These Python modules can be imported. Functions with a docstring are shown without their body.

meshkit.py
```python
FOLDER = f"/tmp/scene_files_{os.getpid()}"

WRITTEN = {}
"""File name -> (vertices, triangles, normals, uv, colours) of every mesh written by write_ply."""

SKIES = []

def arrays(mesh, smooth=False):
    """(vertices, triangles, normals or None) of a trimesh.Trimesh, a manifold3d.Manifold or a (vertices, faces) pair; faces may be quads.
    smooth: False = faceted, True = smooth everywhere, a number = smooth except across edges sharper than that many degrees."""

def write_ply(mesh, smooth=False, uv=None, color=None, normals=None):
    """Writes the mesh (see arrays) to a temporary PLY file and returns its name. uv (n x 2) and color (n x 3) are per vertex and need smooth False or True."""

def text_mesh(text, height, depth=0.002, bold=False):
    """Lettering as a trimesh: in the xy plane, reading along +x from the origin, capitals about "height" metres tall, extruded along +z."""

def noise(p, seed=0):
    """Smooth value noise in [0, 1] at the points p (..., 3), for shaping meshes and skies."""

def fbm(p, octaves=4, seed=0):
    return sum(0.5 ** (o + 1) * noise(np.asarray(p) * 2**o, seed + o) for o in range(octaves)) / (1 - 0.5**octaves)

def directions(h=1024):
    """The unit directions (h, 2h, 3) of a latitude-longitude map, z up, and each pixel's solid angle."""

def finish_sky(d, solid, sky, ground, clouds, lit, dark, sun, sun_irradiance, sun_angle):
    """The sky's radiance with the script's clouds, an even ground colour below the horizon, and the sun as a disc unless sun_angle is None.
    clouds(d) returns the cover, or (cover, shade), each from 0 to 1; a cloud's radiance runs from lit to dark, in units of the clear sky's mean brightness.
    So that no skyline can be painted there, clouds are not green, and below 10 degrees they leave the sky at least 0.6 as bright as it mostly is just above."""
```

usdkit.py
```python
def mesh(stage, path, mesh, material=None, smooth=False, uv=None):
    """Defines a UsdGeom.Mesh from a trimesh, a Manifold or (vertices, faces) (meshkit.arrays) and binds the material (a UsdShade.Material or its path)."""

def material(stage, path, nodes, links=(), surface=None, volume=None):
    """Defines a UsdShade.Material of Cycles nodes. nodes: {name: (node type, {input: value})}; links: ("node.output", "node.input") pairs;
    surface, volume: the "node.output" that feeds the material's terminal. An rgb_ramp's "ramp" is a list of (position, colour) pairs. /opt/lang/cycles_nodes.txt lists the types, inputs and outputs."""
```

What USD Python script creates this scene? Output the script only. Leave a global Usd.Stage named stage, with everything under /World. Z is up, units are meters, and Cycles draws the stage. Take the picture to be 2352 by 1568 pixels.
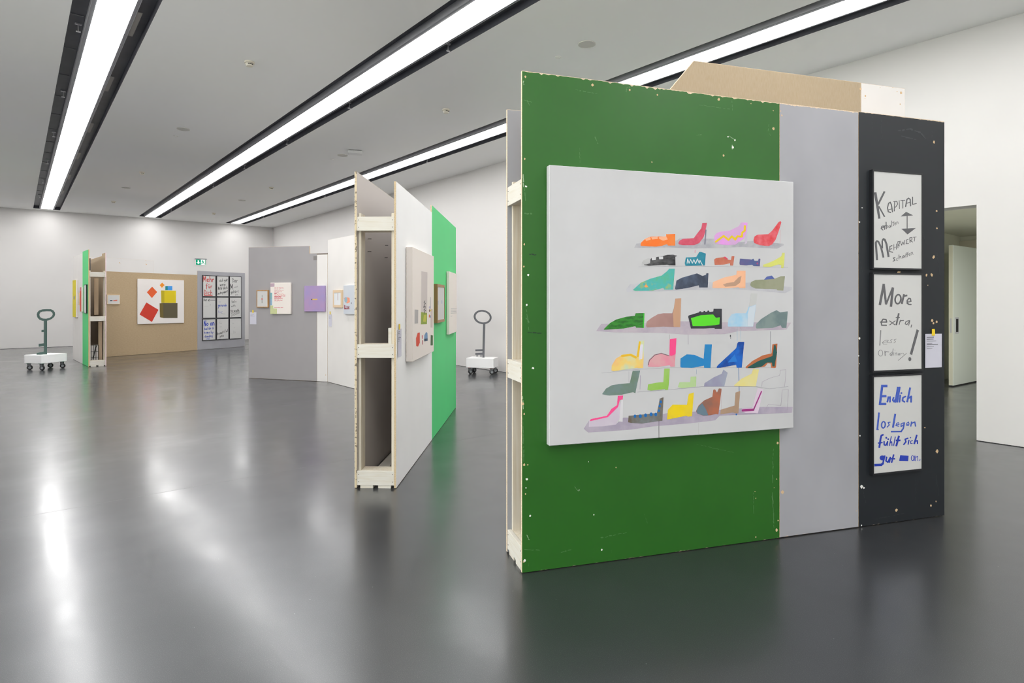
import math, random
import numpy as np, trimesh
from shapely.geometry import Polygon, LineString, Point, box as sbox, MultiPolygon
from shapely.ops import unary_union
from shapely import affinity
import usdkit, meshkit
from pxr import Usd, UsdGeom, UsdLux, UsdShade, Gf, Sdf

stage = Usd.Stage.CreateInMemory()
UsdGeom.SetStageUpAxis(stage, "Z")
UsdGeom.SetStageMetersPerUnit(stage, 1.0)
UsdGeom.Xform.Define(stage, "/World")
UsdGeom.Scope.Define(stage, "/World/Looks")
rng = random.Random(7)

# ---------------------------------------------------------------- camera, light, exposure
FPX, CX, HOR, EYE = 1390.0, 1176.0, 692.0, 1.5          # lens in pixels of the 2352 x 1568 frame, horizon row, eye height
YAW = math.radians(39.36)
SN, CS = math.sin(YAW), math.cos(YAW)
cam = UsdGeom.Camera.Define(stage, "/World/camera")
cam.CreateHorizontalApertureAttr(36.0)
cam.CreateFocalLengthAttr(36.0 * FPX / 2352.0)
cam.CreateVerticalApertureOffsetAttr(-(784.0 - HOR) / 2352.0 * 36.0)
cam.CreateFStopAttr(0.0)
cam.CreateClippingRangeAttr((0.05, 200.0))
cam.CreateExposureAttr(0.0)
cam.AddTranslateOp().Set((0, 0, EYE))
cam.AddRotateZOp().Set(-math.degrees(YAW))
cam.AddRotateXOp().Set(90.0)
SKY = 1.35                                               # radiance of the overcast sky outside the glazing
LAMP = 16.4                                             # radiance of the luminous ceiling strips
LAMP_COLOUR = (1.0, 0.992, 0.985)
dome = UsdLux.DomeLight.Define(stage, "/World/sky")      # even overcast sky, seen only through the glazing along the left side
dome.CreateIntensityAttr(SKY)
dome.CreateColorAttr((1.0, 0.985, 0.955))

pl = UsdLux.RectLight.Define(stage, "/World/passage_lamp")   # ceiling lamp of the side passage
pl.CreateWidthAttr(1.6); pl.CreateHeightAttr(0.5); pl.CreateIntensityAttr(55.0)
pl.AddTranslateOp().Set((10.5, 1.1, 2.78))

# ---------------------------------------------------------------- helpers
def lin(c):
    return tuple(((v / 255.0) / 12.92 if v / 255.0 <= 0.04045 else ((v / 255.0 + 0.055) / 1.055) ** 2.4) for v in c)

def srgb(c, k=1.0):
    return tuple(min(0.9, v / k) for v in lin(c))

looks = {}
def mat(name, c, rough=0.6, k=0.80, c2=None, scale=4.0, stretch=(1, 1, 1), lo=0.35, hi=0.65, bump=0.0, bscale=60.0, spec=0.5, metallic=0.0, detail=3.0, c3=None):
    """principled material; c, c2 sRGB colours mixed by noise in object space"""
    if name in looks:
        return looks[name]
    nodes = {"p": ("principled_bsdf", {"base_color": srgb(c, k), "roughness": rough, "specular_ior_level": spec, "metallic": metallic})}
    links = []
    if c2 is not None or bump:
        nodes["tc"] = ("texture_coordinate", {})
        nodes["mp"] = ("mapping", {"scale": stretch})
        links.append(("tc.object", "mp.vector"))
    if c2 is not None:
        nodes["n"] = ("noise_texture", {"scale": scale, "detail": detail, "roughness": 0.6})
        stops = [(lo, srgb(c, k)), (hi, srgb(c2, k))] + ([(min(1, hi + 0.12), srgb(c3, k))] if c3 else [])
        nodes["r"] = ("rgb_ramp", {"ramp": stops})
        links += [("mp.vector", "n.vector"), ("n.fac", "r.fac"), ("r.color", "p.base_color")]
    if bump:
        nodes["nb"] = ("noise_texture", {"scale": bscale, "detail": 4.0})
        nodes["b"] = ("bump", {"strength": bump, "distance": 0.002})
        links += [("mp.vector", "nb.vector"), ("nb.fac", "b.height"), ("b.normal", "p.normal")]
    looks[name] = usdkit.material(stage, "/World/Looks/" + name, nodes, links, surface="p.BSDF")
    return looks[name]

taken = {}
def free(parent, name):
    n = taken.get((parent, name), 0)
    taken[(parent, name)] = n + 1
    return name if n == 0 else f"{name}_{n:03d}"

def keys(prim, **kw):
    for k, v in kw.items():
        if v:
            prim.SetCustomDataByKey(k, v)

def thing(name, label, cat, loc=(0, 0, 0), rz=0.0, group=None):
    p = "/World/" + free("/World", name)
    x = UsdGeom.Xform.Define(stage, p)
    x.AddTranslateOp().Set(tuple(float(v) for v in loc))
    x.AddRotateZOp().Set(float(rz))
    keys(x.GetPrim(), label=label, category=cat, group=group)
    return p

def obj(name, mesh, m, parent="/World", smooth=False, **kw):
    if isinstance(mesh, (list, tuple)):
        mesh = trimesh.util.concatenate(list(mesh))
    p = parent + "/" + free(parent, name)
    g = usdkit.mesh(stage, p, mesh, m, smooth=smooth)
    keys(g.GetPrim(), **kw)
    return p

def dup(src, loc, rz, label, cat, group=None):
    name = src.split("/")[-1]
    p = thing(name, label, cat, loc, rz, group)
    pr = stage.GetPrimAtPath(p)
    pr.GetReferences().AddInternalReference(src)
    pr.SetInstanceable(True)
    return p

def bx(x0, x1, y0, y1, z0, z1):
    b = trimesh.creation.box((abs(x1 - x0), abs(y1 - y0), abs(z1 - z0)))
    b.apply_translation(((x0 + x1) / 2, (y0 + y1) / 2, (z0 + z1) / 2))
    return b

def chamf(x0, x1, y0, y1, z0, z1, c=0.003):
    """box with chamfered edges"""
    v = []
    for x, sx in ((x0, 1), (x1, -1)):
        for y, sy in ((y0, 1), (y1, -1)):
            for z, sz in ((z0, 1), (z1, -1)):
                v += [(x + sx * c, y + sy * c, z), (x + sx * c, y, z + sz * c), (x, y + sy * c, z + sz * c)]
    return trimesh.convex.convex_hull(np.array(v))

def polys(g):
    if g.is_empty:
        return []
    if g.geom_type == "Polygon":
        return [g]
    return [q for q in getattr(g, "geoms", []) if q.geom_type == "Polygon" and q.area > 1e-9]

def flat(g, y0, y1):
    """shapely figure in (x, z) as a prism between y0 and y1 (y0 the front)"""
    out = []
    for q in polys(g):
        m = trimesh.creation.extrude_polygon(q, y1 - y0, engine="earcut")
        v = m.vertices
        m = trimesh.Trimesh(np.stack([v[:, 0], y1 - v[:, 2], v[:, 1]], 1), m.faces, process=False)
        out.append(m)
    return trimesh.util.concatenate(out)

def cyl(r, h, seg=24, r2=None):
    prof = np.array([(0, 0), (r, 0), (r2 if r2 is not None else r, h), (0, h)])
    return trimesh.creation.revolve(prof, sections=seg)

def at(m, x=0, y=0, z=0):
    m = m.copy(); m.apply_translation((x, y, z)); return m

def rot(m, a, axis):
    m = m.copy(); m.apply_transform(trimesh.transformations.rotation_matrix(math.radians(a), axis)); return m

def ray(px):
    a = (px - CX) / FPX
    return np.array([CS * a + SN, -SN * a + CS])

def on_ceiling(px, py, z):
    t = (z - EYE) * FPX / (HOR - py)
    return ray(px) * t

class Wall:
    """a vertical face in plan: origin, heading; local x along it, local y into it (away from the visitor)"""
    def __init__(self, a, ang):
        self.a, self.ang = np.array(a, float), ang
        r = math.radians(ang)
        self.d = np.array([math.cos(r), math.sin(r)])
        self.n = np.array([-self.d[1], self.d[0]])
    def sz(self, px, py, y=0.0):
        r = ray(px)
        o = self.a + self.n * y
        s, t = np.linalg.solve(np.array([self.d, -r]).T, -o)
        return s, EYE - (py - HOR) / FPX * t
    def at(self, s, y=0.0, z=0.0):
        p = self.a + self.d * s + self.n * y
        return (p[0], p[1], z)

# ---------------------------------------------------------------- room shell
H = 4.46
XL, XR, Y0, Y1 = -3.54, 8.0, -5.0, 24.9
m_wall = mat("white_plaster", (217, 215, 213), rough=0.9, k=1.0, c2=(214, 212, 210), scale=0.6, bump=0.02, bscale=90, spec=0.2)
m_ceil = mat("ceiling_plaster", (250, 248, 244), rough=0.95, k=1.0, c2=(248, 246, 241), scale=0.5, spec=0.1)
m_grey_in = mat("corridor_plaster", (214, 214, 200), rough=0.9, k=1.0, spec=0.2)
m_blackmetal = mat("black_metal", (78, 79, 87), rough=0.5, k=1.0, c2=(88, 89, 98), scale=3)
m_alu = mat("aluminium_rail", (176, 176, 182), rough=0.45, k=1.0)
m_gap = mat("dark_gap", (40, 40, 40), rough=0.9, k=1.0)

# polished dark floor: fine speckle, slow waves, uneven polish
floor_mat = usdkit.material(stage, "/World/Looks/polished_floor", {
    "g": ("geometry", {}),
    "n1": ("noise_texture", {"scale": 260.0, "detail": 2.0, "roughness": 0.7}),
    "r1": ("rgb_ramp", {"ramp": [(0.25, (0.012, 0.013, 0.015)), (0.55, (0.022, 0.024, 0.027)), (0.78, (0.08, 0.08, 0.08))]}),
    "n2": ("noise_texture", {"scale": 1.2, "detail": 5.0, "roughness": 0.55}),
    "r2": ("rgb_ramp", {"ramp": [(0.3, (0.88, 0.88, 0.88)), (0.7, (1.1, 1.1, 1.1))]}),
    "mx": ("mix_color", {"blend_type": "multiply", "fac": 1.0, "use_clamp": False}),
    "v": ("voronoi_texture", {"scale": 9.0, "randomness": 1.0}),
    "vr": ("math", {"math_type": "less_than", "value2": 0.014}),
    "spk": ("mix_color", {"blend_type": "mix", "b": (0.45, 0.45, 0.43)}),
    "mpr": ("map_range", {"from_min": 0.35, "from_max": 0.65, "to_min": 0.13, "to_max": 0.22}),
    "nb": ("noise_texture", {"scale": 1.1, "detail": 2.0}),
    "nf": ("noise_texture", {"scale": 140.0, "detail": 2.0}),
    "b1": ("bump", {"strength": 0.12, "distance": 0.02}),
    "b2": ("bump", {"strength": 0.05, "distance": 0.001}),
    "p": ("principled_bsdf", {"ior": 1.82, "specular_ior_level": 0.5, "specular_tint": (0.93, 0.96, 1.0), "roughness": 0.31, "coat_weight": 0.9, "coat_ior": 1.16}),
}, [("g.position", "n1.vector"), ("g.position", "n2.vector"), ("g.position", "v.vector"), ("g.position", "nb.vector"), ("g.position", "nf.vector"),
    ("n1.fac", "r1.fac"), ("n2.fac", "r2.fac"), ("r1.color", "mx.a"), ("r2.color", "mx.b"), ("mx.result", "spk.a"),
    ("v.distance", "vr.value1"), ("vr.value", "spk.fac"), ("spk.result", "p.base_color"),
    ("n2.fac", "mpr.value"), ("mpr.result", "p.coat_roughness"), ("b2.normal", "p.coat_normal"), ("nb.fac", "b1.height"), ("nf.fac", "b2.height"), ("b1.normal", "b2.normal"), ("b2.normal", "p.normal")],
    surface="p.BSDF")

def struct(name, mesh, m, **kw):
    return obj(name, mesh, m, kind="structure", **kw)

fl = struct("floor", bx(XL - 0.3, 16.0, Y0 - 0.3, Y1 + 0.3, -0.2, 0.0), floor_mat)
m_joint = mat("floor_joint_filler", (92, 92, 92), rough=0.35, k=1.0)
obj("floor_joint", bx(XL, XR, 5.418, 5.421, -0.002, 0.0003), m_joint, fl)

STRIPS = [-2.10, 0.774, 3.648, 6.46]
SLOT = 0.687
parts, x = [], XL - 0.3
for c in STRIPS:
    parts.append(bx(x, c - SLOT / 2, Y0 - 0.3, Y1 + 0.3, H, H + 0.25)); x = c + SLOT / 2
parts.append(bx(x, XR + 0.3, Y0 - 0.3, Y1 + 0.3, H, H + 0.25))
for c in STRIPS:
    parts += [bx(c - SLOT / 2, c + SLOT / 2, Y1 - 0.40, Y1 + 0.3, H, H + 0.25), bx(c - SLOT / 2, c + SLOT / 2, Y0 - 0.3, Y0 + 0.35, H, H + 0.25)]
struct("ceiling", parts, m_ceil)
struct("wall_back", bx(XL - 0.3, XR + 0.3, Y1, Y1 + 0.3, 0.004, H), m_wall)
GH, GA, GB = 4.2, -4.6, 8.4                              # glazed side of the hall, outside the view on the left
struct("wall_front", bx(XL - 0.3, XR + 0.3, Y0 - 0.3, Y0, 0, H), m_wall)
struct("wall_left", [bx(XL - 0.3, XL, Y0, GA, 0, H), bx(XL - 0.3, XL, GB, Y1, 0, H), bx(XL - 0.3, XL, GA, GB, GH, H)], m_wall)
m_frame_metal = mat("window_frame_metal", (120, 122, 126), rough=0.4, k=1.0)
m_pane = usdkit.material(stage, "/World/Looks/window_glass", {"t": ("transparent_bsdf", {"color": (0.94, 0.96, 0.95)}), "g": ("glossy_bsdf", {"roughness": 0.0, "color": (1, 1, 1)}), "f": ("fresnel", {"IOR": 1.45}), "m": ("mix_closure", {})},
    [("f.fac", "m.fac"), ("t.BSDF", "m.closure1"), ("g.BSDF", "m.closure2")], surface="m.closure")
struct("floor_outside", bx(-40, XL - 0.3, -20, 50, -0.3, -0.1), mat("forecourt_concrete", (236, 235, 232), rough=0.9, k=1.0))
w_ = "/World/window_1"
UsdGeom.Xform.Define(stage, w_); keys(stage.GetPrimAtPath(w_), kind="structure")
NM = 9
def lay(b0, b1, t, z0, z1): return bx(XL - 0.15 - t, XL - 0.15 + t, b0, b1, z0, z1)
for i in range(NM + 1):
    b = GA + (GB - GA) * i / NM
    obj("mullion", lay(b - 0.03, b + 0.03, 0.05, 0.0, GH), m_frame_metal, w_)
for i in range(NM):
    b, e = GA + (GB - GA) * i / NM + 0.03, GA + (GB - GA) * (i + 1) / NM - 0.03
    obj("pane", lay(b, e, 0.004, 0.06, GH - 0.06), m_pane, w_)
obj("window_frame", [lay(GA, GB, 0.05, 0.0, 0.06), lay(GA, GB, 0.05, GH - 0.06, GH)], m_frame_metal, w_)
D0, D1, DH = 1.866, 3.70, 2.54                           # doorway in the right wall
struct("wall_right", [bx(XR, XR + 0.26, Y0, D0, 0.004, H), bx(XR, XR + 0.26, D1, Y1, 0.004, H), bx(XR, XR + 0.26, D0, D1, DH, H)], m_wall)
struct("baseboard_back", bx(XL, XR, Y1 - 0.004, Y1, 0.0, 0.008), m_gap)
struct("baseboard_right", [bx(XR - 0.004, XR, Y0, D0, 0.0, 0.006), bx(XR - 0.004, XR, D1, Y1, 0.0, 0.006)], m_gap)
# side passage seen through the doorway
struct("wall_passage_left", bx(XR + 0.26, 15.0, 3.72, 3.9, 0, 2.81), m_grey_in)
struct("wall_passage_end", bx(14.8, 15.0, 0.2, 3.72, 0, 2.81), m_grey_in)
struct("wall_passage_right", bx(XR + 0.26, 15.0, 0.0, 0.2, 0, 2.81), m_grey_in)
struct("ceiling_passage", bx(XR + 0.26, 15.0, 0.0, 3.9, 2.81, 2.95), m_grey_in)
m_lintel = mat("passage_lintel", (196, 190, 170), rough=0.8, k=1.0)
struct("trim_1", [bx(14.74, 14.8, 1.2, 3.72, 2.50, 2.72), bx(14.72, 14.8, 1.2, 3.72, 2.38, 2.50)], m_lintel)
m_door = mat("door_paint", (206, 212, 204), rough=0.45, k=1.0)
m_dooredge = mat("door_edge_paint", (200, 198, 180), rough=0.5, k=1.0)
dl = thing("door_1", "", "", (12.72, 3.30, 0), -4.0)
keys(stage.GetPrimAtPath(dl), kind="structure")
obj("door_leaf", chamf(0, 1.5, 0, 0.07, 0.02, 2.49, 0.004), m_door, dl)
obj("edge_strip", bx(-0.004, 0.0, 0.006, 0.064, 0.03, 2.48), m_dooredge, dl)
obj("lock_plate", bx(-0.007, -0.004, 0.022, 0.045, 0.95, 1.2), m_alu, dl)
hp = obj("handle_recess", [bx(0.09, 0.24, -0.003, 0.0, 0.93, 1.22)], m_alu, dl)
obj("handle_cup", bx(0.12, 0.215, -0.005, -0.002, 0.96, 1.19), m_gap, hp)
obj("bottom_seal", bx(0, 1.5, 0.01, 0.06, 0.0, 0.02), m_gap, dl)

# ---------------------------------------------------------------- ceiling strips
lamp_mat = usdkit.material(stage, "/World/Looks/luminous_panel", {"e": ("emission", {"color": LAMP_COLOUR, "strength": LAMP})}, surface="e.emission")
strip_names = ["light strip in black ceiling slot, beyond the left edge of the view",
               "glowing light strip in black ceiling slot, leftmost of the three in view",
               "long glowing light strip in black ceiling slot through the middle of the view",
               "glowing light strip in black ceiling slot nearest the right wall, partly hidden"]
for i, c in enumerate(STRIPS):
    t = thing("linear_light", strip_names[i], "ceiling light", (c, (Y0 + Y1) / 2, H), 0, "recessed light strips across the ceiling")
    ya, yb = Y0 + 0.35 - (Y0 + Y1) / 2, Y1 - 0.40 - (Y0 + Y1) / 2
    w = SLOT / 2
    obj("housing", [bx(-w, w, ya, yb, 0.085, 0.10), bx(-w, -w + 0.006, ya, yb, 0.002, 0.09), bx(w - 0.006, w, ya, yb, 0.002, 0.09), bx(-w, w, yb - 0.006, yb, 0.002, 0.09)], m_blackmetal, t)
    obj("diffuser", bx(-0.152, 0.152, ya + 0.02, yb - 0.02, 0.004, 0.016), lamp_mat, t)
    for sx in (-1, 1):
        obj("light_rail", [bx(sx * 0.154, sx * 0.160, ya, yb, -0.002, 0.085), bx(sx * 0.160, sx * 0.188, ya, yb, 0.012, 0.018), bx(sx * 0.188, sx * 0.193, ya, yb, 0.006, 0.085)], m_alu, t)
    if i >= 1:
        # hanging clips along one side and the joints of the black trays
        sx = -1 if i == 1 else 1
        off = [5.4, 6.0, 5.6][i - 1]
        for k in range(8):
            y = off + 2.74 * k - (Y0 + Y1) / 2
            if y > yb - 0.2: break
            xx = sx * (w - 0.10 if i == 1 else w - 0.045)
            cl = [bx(xx - 0.004, xx + 0.004, y - 0.004, y + 0.004, 0.0, 0.085), bx(xx - 0.022, xx + 0.022, y - 0.006, y + 0.006, -0.012, 0.0), bx(xx - 0.03, xx + 0.03, y - 0.012, y + 0.012, 0.07, 0.085)]
            obj("hanging_clip", cl, mat("zinc_clip", (225, 225, 228), rough=0.3, k=1.0, metallic=0.3), t)
        if i == 1:
            for k in range(16):
                y = 4.6 + 1.1 * k - (Y0 + Y1) / 2
                if y > yb - 0.1: break
                obj("tray_joint", bx(-w + 0.008, -0.21, y - 0.005, y + 0.005, 0.078, 0.084), mat("tray_joint_grey", (150, 150, 150), k=1.0), t)
            for k, y in enumerate((5.0, 7.6, 9.9, 12.6, 15.2, 17.9, 20.5)):
                obj("rail_cover", bx(0.195, 0.24, y - (Y0 + Y1) / 2 - 0.35, y - (Y0 + Y1) / 2 + 0.35, 0.010, 0.016), mat("rail_cover_grey", (135, 131, 128), k=1.0), t)

# smoke detectors, loudspeaker discs and small blank plates along the two ceiling fields
m_det = mat("detector_plastic", (236, 230, 214), rough=0.4, k=1.0)
dets = [(2.235, 7.84, "nearest the viewer between left and middle light strips"), (2.235, 11.9, None), (2.235, 16.08, "second along between left and middle light strips"),
        (2.235, 21.3, "farthest along between left and middle light strips"), (5.13, 7.86, "nearest the viewer between middle and right light strips"),
        (5.13, 16.1, "second along between middle and right light strips"), (5.13, 22.0, "farthest along between middle and right light strips")]
first = None
for x, y, where in dets:
    if where is None: continue
    lab = "cream smoke detector on ceiling, " + where
    if first is None:
        first = thing("smoke_detector", lab, "smoke detector", (x, y, H), 0, "smoke detectors on the ceiling")
        obj("base_plate", at(cyl(0.058, 0.02, 32), z=-0.02), m_det, first, smooth=30)
        hd = obj("sensor_head", at(rot(cyl(0.05, 0.034, 32, 0.038), 180, (1, 0, 0)), z=-0.024), m_det, first, smooth=30)
        obj("vent_slot", [bx(-0.03 + 0.022 * k, -0.014 + 0.022 * k, -0.0495, -0.04, -0.04, -0.034) for k in range(3)], m_gap, hd)
    else:
        dup(first, (x, y, H), 0, lab, "smoke detector", "smoke detectors on the ceiling")
m_disc = mat("speaker_disc_grey", (205, 203, 198), rough=0.8, k=1.0)
first = None
for x, y, where in [(5.08, 4.836, "nearest the viewer, above the big green wall"), (2.226, 11.61, "between the left and middle light strips"),
                    (5.12, 11.65, "beside the small pale ceiling box"), (5.12, 18.7, "far down between the middle and right light strips"), (2.22, 18.55, "far down between the left and middle light strips")]:
    lab = "flat grey loudspeaker disc on ceiling, " + where
    if first is None:
        first = thing("ceiling_loudspeaker", lab, "loudspeaker", (x, y, H), 0, "round loudspeaker covers on the ceiling")
        obj("cover", at(cyl(0.095, 0.006, 40), z=-0.006), m_disc, first, smooth=30)
        obj("rim", at(trimesh.creation.annulus(0.095, 0.101, 0.009, sections=40), z=-0.0045), mat("speaker_rim", (216, 214, 208), k=1.0), first, smooth=30)
    else:
        dup(first, (x, y, H), 0, lab, "loudspeaker", "round loudspeaker covers on the ceiling")
first = None
for x, y, where in [(5.084, 5.316, "just left of the nearest loudspeaker cover"), (5.11, 12.14, "beyond the small pale ceiling box"), (2.22, 12.2, "beside the loudspeaker disc left of the middle light strip")]:
    lab = "small white blank plate on ceiling, " + where
    if first is None:
        first = thing("ceiling_blank_plate", lab, "cover plate", (x, y, H), 0, "small white blank plates on the ceiling")
        obj("plate", at(cyl(0.04, 0.006, 32), z=-0.006), mat("blank_plate_white", (236, 235, 232), k=1.0), first, smooth=30)
        obj("screw_cap", at(cyl(0.02, 0.004, 20), z=-0.01), mat("blank_plate_white", (236, 235, 232), k=1.0), first, smooth=30)
    else:
        dup(first, (x, y, H), 0, lab, "cover plate", "small white blank plates on the ceiling")
t = thing("ceiling_router", "small flat pale box fixed to the ceiling between the middle and right light strips", "wall device", (5.16, 11.15, H), -25)
obj("body", chamf(-0.14, 0.14, -0.09, 0.09, -0.07, -0.012, 0.008), mat("pale_plastic", (222, 222, 222), rough=0.4, k=1.0), t)
obj("bracket", bx(-0.12, 0.12, -0.05, 0.05, -0.014, 0.0), m_gap, t)

# ---------------------------------------------------------------- exhibition walls
m_pine = mat("pine_board", (238, 234, 224), rough=0.65, k=1.32, c2=(228, 218, 198), scale=2.0, stretch=(30, 2, 30), lo=0.42, hi=0.8, detail=4)
m_pine2 = mat("pine_stud", (234, 226, 210), rough=0.7, k=1.25, c2=(222, 208, 182), scale=2.0, stretch=(30, 30, 1.2), lo=0.4, hi=0.7, detail=5)
m_chip = mat("chipboard_core", (206, 186, 152), rough=0.85, k=1.0, c2=(160, 136, 104), scale=160.0, lo=0.45, hi=0.75)
m_mdfedge = mat("pale_board_edge", (226, 208, 186), rough=0.8, k=0.95, c2=(205, 182, 152), scale=120.0)
m_edgeprint = mat("chipboard_stamped_core", (208, 192, 160), rough=0.85, k=1.0, c2=(120, 108, 90), scale=45.0, stretch=(1, 1, 1.0), lo=0.55, hi=0.62, detail=2)

def worn(name, c, scuff, rough=0.5, amount=0.70, k=0.80, seed=0.0, spec=0.5, tone=0.05):
    """painted board with procedural rubs and scratches of its own"""
    if name in looks: return looks[name]
    base, sc = srgb(c, k), srgb(scuff, k)
    looks[name] = usdkit.material(stage, "/World/Looks/" + name, {
        "tc": ("texture_coordinate", {}),
        "m1": ("mapping", {"scale": (14, 14, 2.2), "location": (seed, 0, seed)}), "m2": ("mapping", {"scale": (1.5, 1.5, 1.0), "location": (seed, 1, 3)}),
        "n1": ("noise_texture", {"scale": 3.0, "detail": 8.0, "roughness": 0.75}), "n2": ("noise_texture", {"scale": 1.6, "detail": 3.0}), "n3": ("noise_texture", {"scale": 2.2, "detail": 2.0}),
        "r1": ("rgb_ramp", {"ramp": [(amount, (0, 0, 0)), (min(1.0, amount + 0.08), (0.8, 0.8, 0.8))]}),
        "r2": ("rgb_ramp", {"ramp": [(0.45, (0, 0, 0)), (0.65, (1, 1, 1))]}),
        "mm": ("mix_color", {"blend_type": "multiply", "fac": 1.0}),
        "tone": ("rgb_ramp", {"ramp": [(0.3, tuple(v * (1 - tone) for v in base)), (0.7, tuple(v * (1 + tone) for v in base))]}),
        "mx": ("mix_color", {"b": sc}),
        "s": ("separate_color", {}),
        "p": ("principled_bsdf", {"roughness": rough, "specular_ior_level": spec})},
        [("tc.object", "m1.vector"), ("tc.object", "m2.vector"), ("m1.vector", "n1.vector"), ("m2.vector", "n2.vector"), ("m2.vector", "n3.vector"),
         ("n1.fac", "r1.fac"), ("n2.fac", "r2.fac"), ("r1.color", "mm.a"), ("r2.color", "mm.b"), ("mm.result", "s.color"), ("s.r", "mx.fac"),
         ("n3.fac", "tone.fac"), ("tone.color", "mx.a"), ("mx.result", "p.base_color")], surface="p.BSDF")
    return looks[name]

m_green = worn("dark_green_paint", (34, 92, 23), (108, 146, 100), rough=0.42, amount=0.66, k=0.88)
m_grey = worn("cool_grey_paint", (152, 152, 157), (164, 164, 168), k=0.87, rough=0.6, amount=0.72, seed=3)
m_anthra = worn("anthracite_paint", (22, 27, 32), (74, 76, 80), k=0.9, rough=0.55, amount=0.66, seed=5)
m_white = worn("white_board_paint", (212, 209, 206), (202, 198, 194), k=0.86, rough=0.6, amount=0.76, seed=8, tone=0.015)
m_white_near = worn("clean_white_board_paint", (226, 222, 219), (214, 210, 206), k=0.78, rough=0.6, amount=0.78, seed=9, tone=0.01)
m_lgreen = worn("light_green_paint", (72, 186, 112), (90, 194, 122), k=0.76, rough=0.6, amount=0.78, seed=2, tone=0.012)
m_beige = mat("bare_fibreboard", (216, 196, 168), rough=0.85, k=1.5, c2=(206, 184, 150), scale=8.0, stretch=(30, 30, 3), lo=0.3, hi=0.7, detail=6)
m_tan = mat("bare_brown_fibreboard", (190, 168, 136), rough=0.85, k=1.07, c2=(180, 157, 124), scale=5.0, stretch=(4, 4, 12), lo=0.3, hi=0.7, detail=5)
m_warmgrey = worn("warm_grey_paint", (148, 145, 146), (152, 149, 150), k=0.86, rough=0.6, amount=0.78, seed=11, tone=0.02)
m_inner = mat("inner_grey_board", (176, 170, 166), rough=0.8, k=0.85)
m_inner_d = mat("inner_slate_board", (142, 144, 150), rough=0.7, k=0.85)
m_tanchip = mat("bare_wood_chip", (212, 182, 142), rough=0.9, k=1.0)
m_filler = mat("white_filler", (225, 224, 220), rough=0.8, k=0.9)
m_screw = mat("screw_steel", (90, 88, 84), rough=0.4, k=1.0, metallic=0.5)

def rect(s0, s1, z0, z1):
    return sbox(s0, z0, s1, z1)

def ragged(s0, s1, z0, z1a, z1b, amp=0.006, seed=1, bottom=0.0016):
    r = random.Random(seed)
    n = int((s1 - s0) / 0.014)
    top = [(s1 - (s1 - s0) * k / n, z1b + (z1a - z1b) * k / n - abs(r.gauss(0, amp)) * (1 if r.random() < 0.5 else 0.15)) for k in range(n + 1)]
    bot = [(s0 + (s1 - s0) * k / n, z0 + abs(r.gauss(0, bottom)) * (1 if r.random() < 0.3 else 0.1)) for k in range(n + 1)]
    return Polygon(bot + top)

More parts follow.
